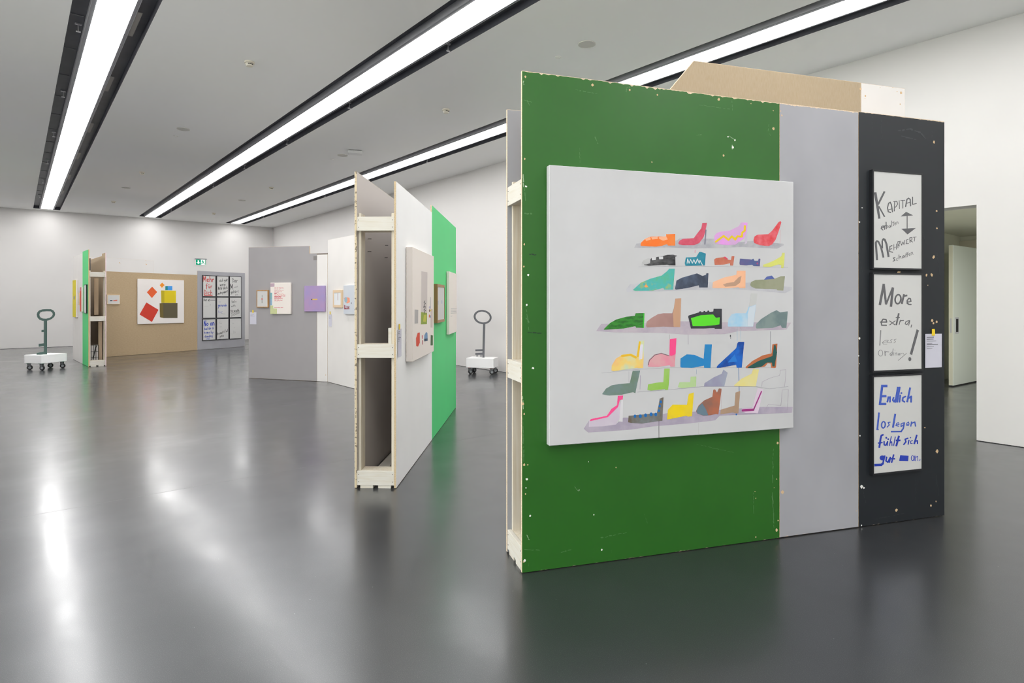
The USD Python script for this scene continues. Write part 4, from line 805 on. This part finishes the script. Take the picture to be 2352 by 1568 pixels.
# ---- works on walls 3 and 4
OFF = 0.025
def hung(wall, name, label, cat, x0, x1, y0, y1, off, yb0=None):
    s0, za = wall.sz(x0, y0, -off); s1, zb = wall.sz(x1, y0, -off)
    z0 = (wall.sz(x0, y1, -off)[1] + wall.sz(x1, y1, -off)[1]) / 2
    return Work(wall, name, label, cat, s0, s1, z0, (za + zb) / 2, off)
w = hung(W3, "framed_drawing", "small oak framed drawing with a red dot at the left of the notched grey wall", "framed picture", 589.6, 616, 666, 706, OFF)
w.frame(m_oak, m_paper, 0.016)
f = w.crop(560, 630, 9.8)
w.mark("drawn_figure", f(unary_union([P([(405, 460), (422, 460), (426, 520), (404, 530)]), P([(400, 575), (424, 575), (428, 645), (400, 648)])])), ink((176, 176, 172)), 1)
w.mark("drawn_dot", f(disc(411, 553, 16, 18)), ink((204, 84, 76)), 2)
w = hung(W3, "text_painting", "white canvas with red handwritten lines and blue and yellow blocks on the notched grey wall", "painting", 621, 667.5, 649, 720.9, 0.035)
w.canvas(m_cream)
f = w.crop(560, 630, 9.8)
w.mark("painted_block", f(P([(598, 200), (692, 198), (690, 276), (598, 280)])), ink((196, 170, 184)), 1)
w.mark("painted_block", f(P([(598, 412), (638, 412), (638, 555), (598, 555)])), ink((130, 188, 196)), 1)
w.mark("painted_block", f(P([(598, 555), (638, 555), (638, 696), (598, 696)])), ink((146, 184, 212)), 1)
w.mark("painted_block", f(P([(598, 700), (660, 700), (665, 765), (745, 770), (745, 886), (598, 888)])), ink((210, 216, 160)), 1)
for y, x1, wd, c in [(306, 890, 14, (224, 110, 126)), (332, 820, 9, (228, 150, 160)), (360, 890, 9, (226, 150, 156)), (390, 850, 12, (224, 128, 138)), (405, 790, 8, (224, 140, 148)), (432, 740, 18, (196, 70, 80)), (438, 880, 8, (226, 140, 146)), (462, 930, 15, (216, 100, 110)), (490, 930, 10, (222, 122, 130)),
                     (506, 835, 20, (206, 44, 54)), (535, 870, 12, (214, 100, 110)), (556, 810, 12, (214, 90, 104)), (580, 885, 11, (218, 104, 116)), (604, 810, 8, (226, 150, 154)), (745, 890, 13, (226, 120, 136))]:
    r = random.Random(y)
    x, gs = 692, []
    while x < x1 - 12:
        ln = r.uniform(18, 60)
        gs.append(S([(x, y + r.uniform(-2, 2)), (x + ln * 0.3, y - wd * 0.2), (x + ln * 0.6, y + wd * 0.2), (min(x + ln, x1), y + r.uniform(-2, 2))], wd * 0.8)); x += ln + r.uniform(12, 18)
    w.mark("text_line", f(unary_union(gs)), ink(c), 2)
w = hung(W3, "purple_painting", "violet painting with a small yellow bar at its centre, overlapping grey and white boards", "painting", 698.8, 746.2, 656, 715.3, 0.035)
w.canvas(brush((184, 150, 190), (164, 150, 202), 2.2))
f = w.crop(680, 550, 6.27)
w.mark("painted_bar", f(P([(236, 852), (308, 851), (308, 870), (236, 871)])), ink((232, 192, 106)), 1)
w.mark("painted_bar", f(P([(218, 853), (235, 852), (235, 870), (218, 871)])), ink((98, 88, 90)), 1)
w = hung(W4, "framed_drawing", "small pale wood framed drawing on the white wall beside the violet painting", "framed picture", 765, 785.2, 666, 706, OFF)
w.frame(mat("pale_wood_frame", (214, 190, 158), rough=0.5, k=0.9), mat("grey_paper", (206, 208, 210)), 0.045)
f = w.crop(680, 550, 6.27)
w.mark("drawn_line", f(P([(598, 770), (608, 772), (606, 875), (598, 872)])), ink((206, 188, 188)), 1)
w = hung(W4, "blue_white_painting", "pale blue canvas with orange shape and dark red lettering, cut off by the edge-on wall", "painting", 789, 820.5, 654.5, 721.5, 0.035)
w.canvas(brush((208, 214, 224), (216, 220, 226), 2.0))
f = w.crop(680, 550, 6.27)
w.mark("painted_patch", f(P([(690, 840), (720, 830), (770, 838), (776, 900), (740, 920), (700, 895)])), ink((252, 162, 128)), 1)
w.mark("painted_disc", f(disc(718, 868, 22, 40)), ink((158, 188, 204)), 2)
w.mark("lettering", f(unary_union([S([(698, 945), (698, 1000)], 8), S([(712, 950), (708, 990), (720, 985)], 6), S([(730, 955), (732, 985)], 6), S([(745, 985), (748, 958), (758, 985), (768, 960)], 7), F([(694, 998), (770, 996)], 12)])), ink((150, 56, 66)), 2)
w.mark("painted_patch", f(disc(797, 915, 4, 14)), ink((90, 96, 106)), 1)

# ---- works on wall 5, seen nearly edge-on
def side(name, label, cat, s0, s1, z0, z1, t, group=None):
    return Work(W5, name, label, cat, s0, s1, z0, z1, t, group)
def srange(x0, x1, y0, y1, off):
    a, b = W5.sz(x0, y0, -off), W5.sz(x1, y0, -off)
    _, c = W5.sz((x0 + x1) / 2, y1, -off)
    return a[0], b[0], c, (a[1] + b[1]) / 2
w = side("framed_drawing", "white sheet in a black frame on the bright green panel of the far left wall", "framed picture", *srange(192.6, 198.0, 653.5, 719.3, 0.025), 0.025)
w.frame(m_blackframe, m_paper, 0.012, 0.001)
w = side("red_painting", "red canvas with pink top beside the bright green panel, far left wall", "painting", *srange(183.2, 187.6, 659, 715.5, 0.035), 0.035)
w.canvas(m_cream)
w.mark("painted_field", sbox(-w.hw + 0.004, 0.004, w.hw - 0.06, w.h * 0.84), ink((226, 84, 70)), 1)
w.mark("painted_field", sbox(-w.hw + 0.004, w.h * 0.84, w.hw - 0.06, w.h - 0.004), ink((232, 120, 138)), 1)
w = side("framed_drawing", "small pale framed picture between the yellow and the red canvas on the far left wall", "framed picture", *srange(179.3, 181.6, 672, 700.5, 0.03), 0.03)
w.frame(mat("pale_wood_frame", (214, 190, 158)), m_paper, 0.02)
w = side("yellow_painting", "bright yellow canvas at the far end of the far left wall", "painting", *srange(166.8, 174.2, 643, 728, 0.045), 0.045)
w.canvas(m_cream)
w.mark("painted_field", sbox(-w.hw + 0.003, 0.003, w.hw - 0.003, w.h - 0.003), ink((232, 216, 40)), 1)
w.mark("painted_mark", affinity.scale(Point(0, w.h * 0.52).buffer(1), 0.12, 0.05), ink((170, 166, 160)), 2)

# ---- works on wall 6
w = hung(W6, "framed_drawing", "small wide framed drawing on the brown board right of the far left wall", "framed picture", 246, 275.7, 676.5, 698.5, 0.025)
w.frame(mat("pale_wood_frame", (214, 190, 158)), m_paper, 0.015)
f = w.crop(0, 500, 3.92)
w.mark("drawn_shape", f(P([(990, 741), (1012, 741), (1014, 749), (990, 750)])), ink((62, 70, 84)), 1)
w.mark("drawn_shape", f(P([(1016, 744), (1035, 740), (1055, 738), (1055, 748), (1018, 750)])), ink((226, 110, 84)), 1)
s0, za = W6.sz(316.5, 640, -0.035); s1, zb = W6.sz(422.8, 643.6, -0.035)
z0 = (W6.sz(316.5, 744.2, -0.035)[1] + W6.sz(422.8, 741.2, -0.035)[1]) / 2
w = Work(W6, "geometric_painting", "white canvas with tumbling red and orange squares and stacked yellow, blue and olive cubes", "painting", s0, s1, z0, (za + zb) / 2, 0.035)
w.canvas(mat("white_canvas", (234, 228, 224), rough=0.8, k=1.02))
f = w.crop(0, 500, 3.92)
for pts, c in [([(1370, 620), (1415, 668), (1368, 722), (1322, 670)], (240, 100, 44)), ([(1460, 583), (1482, 605), (1458, 630), (1437, 606)], (250, 152, 30)), ([(1318, 762), (1427, 828), (1368, 937), (1256, 870)], (216, 60, 40)),
               ([(1510, 615), (1552, 615), (1552, 653), (1510, 652)], (70, 160, 240)), ([(1488, 616), (1510, 615), (1510, 652), (1488, 652)], (16, 140, 150)), ([(1480, 655), (1584, 656), (1584, 767), (1480, 766)], (232, 208, 18)), ([(1450, 654), (1480, 655), (1480, 766), (1452, 766)], (200, 180, 20)),
               ([(1470, 767), (1598, 768), (1598, 902), (1472, 902)], (96, 88, 64)), ([(1437, 770), (1470, 767), (1472, 902), (1440, 895)], (116, 100, 46))]:
    w.mark("painted_square", f(P(pts)), ink(c), 1)

# hand lettering for the far sheets: a small stroke alphabet
FONT = {
 "a": [[(.45, .5), (.2, .55), (.05, .3), (.2, .02), (.42, .2), (.45, .5), (.5, .0)]], "b": [[(.08, 1), (.05, 0), (.35, .05), (.45, .3), (.3, .5), (.08, .4)]], "c": [[(.42, .48), (.2, .52), (.05, .25), (.2, .0), (.42, .08)]],
 "d": [[(.42, .4), (.2, .5), (.05, .25), (.2, .0), (.42, .15)], [(.48, 1), (.42, 0)]], "e": [[(.08, .27), (.42, .32), (.3, .55), (.08, .35), (.15, .02), (.42, .06)]], "f": [[(.4, .95), (.22, .9), (.18, -.2)], [(.02, .5), (.38, .55)]],
 "g": [[(.42, .45), (.2, .52), (.05, .28), (.22, .05), (.42, .3), (.4, -.3), (.1, -.35)]], "h": [[(.1, 1), (.06, 0)], [(.08, .35), (.3, .55), (.4, .35), (.4, 0)]], "i": [[(.1, .5), (.08, 0)], [(.11, .72), (.12, .76)]], "j": [[(.2, .5), (.15, -.3), (.0, -.3)]],
 "k": [[(.08, 1), (.06, 0)], [(.4, .55), (.08, .25), (.42, 0)]], "l": [[(.1, 1), (.07, 0)]], "m": [[(.04, 0), (.05, .5), (.22, .5), (.25, 0), (.27, .5), (.45, .5), (.5, 0)]], "n": [[(.06, 0), (.07, .5), (.3, .52), (.4, .3), (.4, 0)]],
 "o": [[(.25, .5), (.05, .3), (.2, .0), (.42, .2), (.35, .48), (.22, .5)]], "p": [[(.08, .5), (.05, -.35)], [(.08, .4), (.3, .52), (.42, .3), (.25, .05), (.08, .15)]], "r": [[(.08, .5), (.07, 0)], [(.08, .3), (.22, .5), (.38, .5)]], "s": [[(.38, .5), (.12, .45), (.32, .22), (.05, .02)]],
 "t": [[(.2, .85), (.18, .05), (.35, .03)], [(.02, .55), (.38, .58)]], "u": [[(.06, .5), (.08, .05), (.3, .02), (.4, .5), (.42, 0)]], "ü": [[(.06, .5), (.08, .05), (.3, .02), (.4, .5), (.42, 0)], [(.1, .72), (.14, .76)], [(.32, .75), (.36, .79)]], "ö": [[(.25, .5), (.05, .3), (.2, .0), (.42, .2), (.35, .48), (.22, .5)], [(.1, .72), (.14, .76)], [(.32, .75), (.36, .79)]],
 "v": [[(.04, .5), (.2, 0), (.4, .52)]], "w": [[(.02, .5), (.12, 0), (.25, .4), (.36, 0), (.5, .5)]], "y": [[(.05, .5), (.22, .1)], [(.45, .5), (.1, -.35)]],
 "B": [[(.08, 1), (.05, 0), (.4, .1), (.42, .4), (.08, .5), (.4, .65), (.35, .95), (.08, 1)]], "D": [[(.1, 1), (.05, 0), (.4, .2), (.45, .65), (.1, 1)]], "H": [[(.08, 1), (.05, 0)], [(.45, 1), (.42, 0)], [(.06, .5), (.44, .55)]], "M": [[(.0, 0), (.12, 1), (.28, .25), (.46, .95), (.56, 0)]], "N": [[(.04, 0), (.06, 1), (.4, 0), (.44, 1)]],
 "S": [[(.45, .9), (.15, .95), (.1, .65), (.4, .4), (.35, .05), (.05, .05)]], "!": [[(.15, 1), (.1, .3)], [(.09, .02), (.1, .06)]], "'": [[(.1, 1), (.08, .8)]], "F": [[(.1, 1), (.06, 0)], [(.1, 1), (.5, 1)], [(.08, .5), (.5, .52)]], ".": [[(.1, .02), (.12, .05)]],
}
def hand(text, x, z, h, w, slope=0.0, sq=1.0):
    gs = []
    for ch in text:
        if ch == " ":
            x += 0.3 * h * sq; continue
        wd = 0.68 if ch in "Mmw" else (0.3 if ch in "il!'." else 0.56)
        for st in FONT.get(ch, FONT["o"]):
            gs.append(stroke([(x + a * h * sq, z + b * h + slope * (x + a * h * sq)) for a, b in st], w))
        x += wd * h * sq
    return gs

xs = [(465.3, 495.6), (497.4, 525.5), (527.0, 554.6)]
RED, BLK, BL, FNT = (206, 66, 62), (64, 64, 66), (60, 84, 186), (186, 186, 188)
grid = [
 [("black framed sheet lettered Mehr für Dich, top left of nine", [("Mehr", .02, .70, .26, .022, RED, 0), ("für", .12, .40, .22, .018, RED, 0), ("Dich", .06, .10, .22, .018, RED, 0)], "under"),
  ("black framed sheet, four slanting black lines, top middle of nine", [("sich gut", .10, .73, .14, .013, BLK, .12), ("wenn", .14, .53, .13, .013, BLK, .1), ("Bild dich", .06, .36, .13, .013, BLK, .12), ("entspannt", .05, .16, .12, .013, BLK, .25)], None),
  ("black framed sheet with tall grey M, top right of nine", [("Der", .12, .70, .20, .013, BLK, .0), ("M", .03, .36, .27, .018, BLK, 0), ("oment", .19, .45, .08, .008, (150, 150, 152), .2), ("gehört", .06, .20, .13, .012, BLK, .1), ("uns", .24, .07, .10, .008, (140, 140, 142), .1)], None)],
 [("black framed sheet, one black line at its top, middle row left", [("Hot af", .04, .82, .11, .012, BLK, 0)], "bars"),
  ("black framed sheet with blurred blue words, centre of nine", [("so", .08, .74, .10, .008, (170, 172, 204), 0), ("gesunde", .06, .56, .12, .016, (92, 112, 196), .0), ("hier", .06, .24, .14, .008, (150, 156, 206), 0)], "tail"),
  ("black framed sheet with hatching under its words, middle row right", [("Smile", .08, .74, .12, .010, (110, 110, 110), .1), ("with", .08, .55, .11, .010, (110, 110, 110), .15), ("Strength", .04, .30, .11, .011, (70, 70, 70), .1)], "hatch")],
 [("black framed sheet lettered in strong blue, bottom left of nine", [("No on", .05, .68, .25, .026, BL, .05), ("builds a", .06, .50, .13, .014, BL, .05), ("home by", .05, .32, .13, .012, BL, 0), ("standing", .04, .15, .11, .012, BL, .05), ("still", .14, .04, .09, .011, (110, 132, 206), 0)], None),
  ("black framed sheet lettered beautiful you, bottom middle of nine", [("So", .12, .74, .11, .008, (170, 170, 168), 0), ("is", .14, .58, .10, .008, (180, 180, 178), 0), ("beautiful", .02, .30, .13, .012, (90, 88, 86), .25), ("you", .13, .14, .13, .012, (90, 88, 86), .15)], None),
  ("black framed sheet with hardly visible writing, bottom right of nine", [("so", .12, .72, .09, .007, FNT, 0), ("x", .18, .52, .08, .007, FNT, 0), ("la", .16, .28, .14, .008, FNT, .2)], None)]]
off = 0.022
ytop = [(631.6, 634.9), (682.2, 682.2), (732.2, 729.8)]
ybot = [(681.2, 681.6), (731.2, 729.0), (782.2, 777.2)]
def yat(pair, x): return pair[0] + (pair[1] - pair[0]) * (x - 465) / 90.0
for r_ in range(3):
    for c_ in range(3):
        lab, words, extra = grid[r_][c_]
        x0, x1 = xs[c_]
        s0, s1 = W6.sz(x0, 700, -off)[0], W6.sz(x1, 700, -off)[0]
        z1 = (W6.sz(x0, yat(ytop[r_], x0), -off)[1] + W6.sz(x1, yat(ytop[r_], x1), -off)[1]) / 2
        z0 = (W6.sz(x0, yat(ybot[r_], x0), -off)[1] + W6.sz(x1, yat(ybot[r_], x1), -off)[1]) / 2
        w = Work(W6, "framed_lettering", lab + " on the grey board", "framed poster", s0, s1, z0, z1, off, "nine framed lettered sheets on the grey board")
        w.frame(m_blackframe, m_paper, 0.016)
        W_, H_ = 2 * w.hw, w.h
        for text, x, z, h, lw, c, sl in words:
            full = sum(0.68 if q in "Mmw" else (0.3 if q in "il!'. " else 0.56) for q in text) * h * H_
            sq = min(1.0, (0.93 - x / 0.5) * W_ / full) if x / 0.5 < 0.9 else 0.6
            gs = hand(text, -w.hw + x / 0.5 * W_ * 0.98, z * H_, h * H_, lw * H_ * 1.35, sl, max(0.4, sq))
            w.mark("word", unary_union(gs), ink(c), 1)
        if extra == "under":
            w.mark("underline", sbox(-w.hw + 0.1 * W_, 0.035 * H_, w.hw - 0.25 * W_, 0.075 * H_), ink(RED), 1)
        if extra == "bars":
            w.mark("ruled_line", unary_union([sbox(0.08 * W_, 0.90 * H_, 0.45 * W_, 0.92 * H_), sbox(0.08 * W_, 0.84 * H_, 0.45 * W_, 0.855 * H_)]), ink((90, 90, 92)), 1)
            w.mark("ruled_line", unary_union([sbox(-0.38 * W_, 0.57 * H_, -0.05 * W_, 0.575 * H_), sbox(0.05 * W_, 0.62 * H_, 0.12 * W_, 0.645 * H_)]), ink((150, 150, 152)), 1)
        if extra == "tail":
            w.mark("ruled_line", unary_union([stroke([(-0.1 * W_, 0.22 * H_), (0.2 * W_, 0.19 * H_)], 0.008), S([(-.35 * W_, .5 * H_), (-.38 * W_, .44 * H_)], 0.02)]), ink((150, 150, 170)), 1)
        if extra == "hatch":
            w.mark("hatching", unary_union([stroke([(-0.36 * W_, (0.06 + 0.05 * k) * H_), (0.34 * W_, (0.22 + 0.03 * k) * H_)], 0.009) for k in range(5)]), ink((120, 120, 120)), 1)

# ---------------------------------------------------------------- exit sign on the back wall
WBK = Wall((XL, Y1), 0.0)
s0, z1 = WBK.sz(449, 596.0); s1, z0 = WBK.sz(471.6, 608.6)
m_signgreen = usdkit.material(stage, "/World/Looks/sign_green", {"e": ("emission", {"color": (0.0, 0.36, 0.18), "strength": 0.9})}, surface="e.emission")
m_signwhite = usdkit.material(stage, "/World/Looks/sign_white", {"e": ("emission", {"color": (0.9, 1.0, 0.95), "strength": 1.1})}, surface="e.emission")
t = thing("exit_sign", "lit green and white emergency exit sign with a down arrow above the nine framed sheets", "exit sign", WBK.at((s0 + s1) / 2, 0, z0))
hw, h = (s1 - s0) / 2, z1 - z0
obj("mounting_bar", chamf(-hw - 0.03, hw + 0.03, -0.12, 0.0, h, h + 0.045, 0.006), mat("sign_bar_grey", (150, 150, 152), rough=0.4, k=1.0), t)
obj("sign_plate", bx(-hw, hw, -0.075, -0.055, 0, h), m_signwhite, t)
obj("green_field", flat(sbox(-hw, 0, -0.02 * hw, h), -0.0765, -0.0752), m_signgreen, t)
ax = -0.52 * hw
obj("down_arrow", flat(unary_union([P([(ax - .07, .48 * h), (ax, .12 * h), (ax + .07, .48 * h), (ax + .025, .45 * h), (ax + .025, .86 * h), (ax - .025, .86 * h), (ax - .025, .45 * h)])]), -0.078, -0.0768), m_signwhite, t)
fx = 0.45 * hw
obj("running_figure", flat(unary_union([disc(fx - .02, .82 * h, .016), S([(fx - .015, .70 * h), (fx + .005, .45 * h)], .03), S([(fx + .005, .45 * h), (fx + .04, .28 * h), (fx + .03, .1 * h)], .018), S([(fx + .005, .45 * h), (fx - .03, .3 * h), (fx - .06, .16 * h)], .018), S([(fx - .01, .66 * h), (fx - .05, .52 * h)], .014), S([(fx - .01, .66 * h), (fx + .04, .6 * h)], .014)]), -0.0765, -0.0752), m_signgreen, t)
obj("door_symbol", flat(sbox(0.88 * hw, 0.05 * h, hw, h), -0.0765, -0.0752), m_signgreen, t)

# ---------------------------------------------------------------- key sculptures on white trolleys
m_trolley = mat("white_lacquer", (236, 236, 240), rough=0.4, k=0.9)
m_tyre = mat("black_rubber", (34, 34, 36), rough=0.6, k=1.0)
m_hub = mat("grey_hub", (150, 154, 158), rough=0.4, k=1.0)
m_fork = mat("galvanised_fork", (120, 124, 126), rough=0.35, k=1.0, metallic=0.6)
def key_trolley(label, loc, rz, lx, ly, z0, z1, key_shape, m_key, krz, kx, ky, m_plate):
    t = thing("key_sculpture", label, "sculpture", loc, rz)
    obj("trolley_box", chamf(-lx / 2, lx / 2, -ly / 2, ly / 2, z0, z1, 0.004), m_trolley, t)
    kz = z1 + 0.0005
    m = flat(key_shape, -0.02, 0.02)
    m = at(rot(m, krz, (0, 0, 1)), kx, ky, kz)
    obj("key", m, m_key, t)
    R = 0.053
    for i, (sx, sy) in enumerate(((-1, -1), (1, -1), (-1, 1), (1, 1))):
        x, y = sx * (lx / 2 - 0.062), sy * (ly / 2 - 0.062)
        a = (40, 15, 60, 30)[i]
        c = obj("caster", [at(rot(bx(-0.03, 0.03, -0.022, -0.018, -0.055, 0.005), 0, (0, 0, 1)), 0, 0, z0 - 0.012), at(bx(-0.03, 0.03, 0.018, 0.022, -0.055, 0.005), 0, 0, z0 - 0.012), at(bx(-0.03, 0.03, -0.022, 0.022, 0.0, 0.005), 0, 0, z0 - 0.012)], m_fork, t)
        UsdGeom.Xformable(stage.GetPrimAtPath(c)).AddTranslateOp().Set((x, y, 0))
        UsdGeom.Xformable(stage.GetPrimAtPath(c)).AddRotateZOp().Set(a)
        prof = np.array([(0.028, -0.016), (R - 0.006, -0.016), (R, -0.009), (R, 0.009), (R - 0.006, 0.016), (0.028, 0.016), (0.028, -0.016)])
        wh = at(rot(trimesh.creation.revolve(prof, sections=32), 90, (1, 0, 0)), 0.012, 0, R)
        obj("tyre", wh, m_tyre, c, smooth=40)
        hub = at(rot(at(cyl(0.029, 0.03, 24), z=-0.015), 90, (1, 0, 0)), 0.012, 0, R)
        obj("hub", hub, m_hub, c, smooth=40)
        obj("mounting_plate", bx(-0.045, 0.045, -0.04, 0.04, z0 - 0.007, z0), m_plate, c)
    return t

def cam2w(X, Y): return (CS * X + SN * Y, -SN * X + CS * Y)
# left trolley: key with a flattened ring
k1 = 1 / 739.0
kp = lambda pts: [((x - 740) * k1, (950 - y) * k1) for x, y in pts]
oval = affinity.scale(Point(0, 0).buffer(1, quad_segs=16), 1, 1)
outer = P(kp([(603, 300), (612, 265), (640, 235), (690, 217), (760, 213), (830, 215), (872, 235), (897, 270), (900, 305), (885, 340), (845, 375), (790, 398), (740, 406), (690, 402), (645, 382), (613, 345)])).buffer(0.012).buffer(-0.012, quad_segs=4)
inner = P(kp([(643, 300), (655, 268), (690, 252), (760, 248), (830, 250), (858, 272), (865, 300), (850, 332), (810, 358), (755, 370), (700, 366), (662, 348), (647, 325)]))
stem = unary_union([P(kp(q)) for q in ([(718, 395), (768, 395), (766, 950), (718, 950)], [(680, 553), (725, 550), (725, 584), (680, 586)], [(635, 776), (722, 770), (722, 816), (635, 822)], [(600, 922), (722, 905), (760, 900), (764, 945), (700, 950), (600, 955)])])
key1 = unary_union([outer.difference(inner), stem])
ctr = cam2w(-10.349, 13.435)
key_trolley("dark green cut-out key with flat oval ring on a white wheeled trolley", (ctr[0], ctr[1], 0), math.degrees(-YAW) - 13.4, 0.472, 0.589, 0.153, 0.332, affinity.scale(key1, 0.8, 1.0, origin=(0, 0)), mat("dark_green_wood", (64, 88, 82), rough=0.5, k=0.9), 58.4, 0.04, -0.045, mat("green_plate", (40, 130, 70), k=1.0))
k2 = 1 / 830.0
kp = lambda pts: [((x - 520) * k2, (972 - y) * k2) for x, y in pts]
oc = affinity.rotate(affinity.scale(Point(0, 0).buffer(1, quad_segs=16), 156 * k2, 122 * k2), -10)
ic = affinity.rotate(affinity.scale(Point(0, 0).buffer(1, quad_segs=16), 123 * k2, 92 * k2), -10)
o2 = kp([(510, 274)])[0]
ring2 = affinity.translate(oc.difference(ic), *o2)
stem2 = unary_union([P(kp(q)) for q in ([(518, 380), (556, 380), (540, 972), (505, 972)], [(385, 834), (515, 830), (515, 862), (385, 864)], [(385, 895), (515, 890), (515, 925), (385, 928)], [(404, 922), (424, 922), (422, 958), (404, 958)], [(472, 922), (490, 922), (490, 962), (472, 962)])])
key2 = unary_union([ring2, stem2])
ctr = cam2w(-0.614, 12.595)
key_trolley("grey cut-out key with round ring on a white wheeled trolley", (ctr[0], ctr[1], 0), math.degrees(-YAW) - 13.4, 0.582, 0.396, 0.137, 0.333, key2, mat("grey_wood_key", (92, 94, 98), rough=0.5, k=0.9), 13.4, 0.008, 0.027, mat("red_plate", (150, 60, 56), k=1.0))
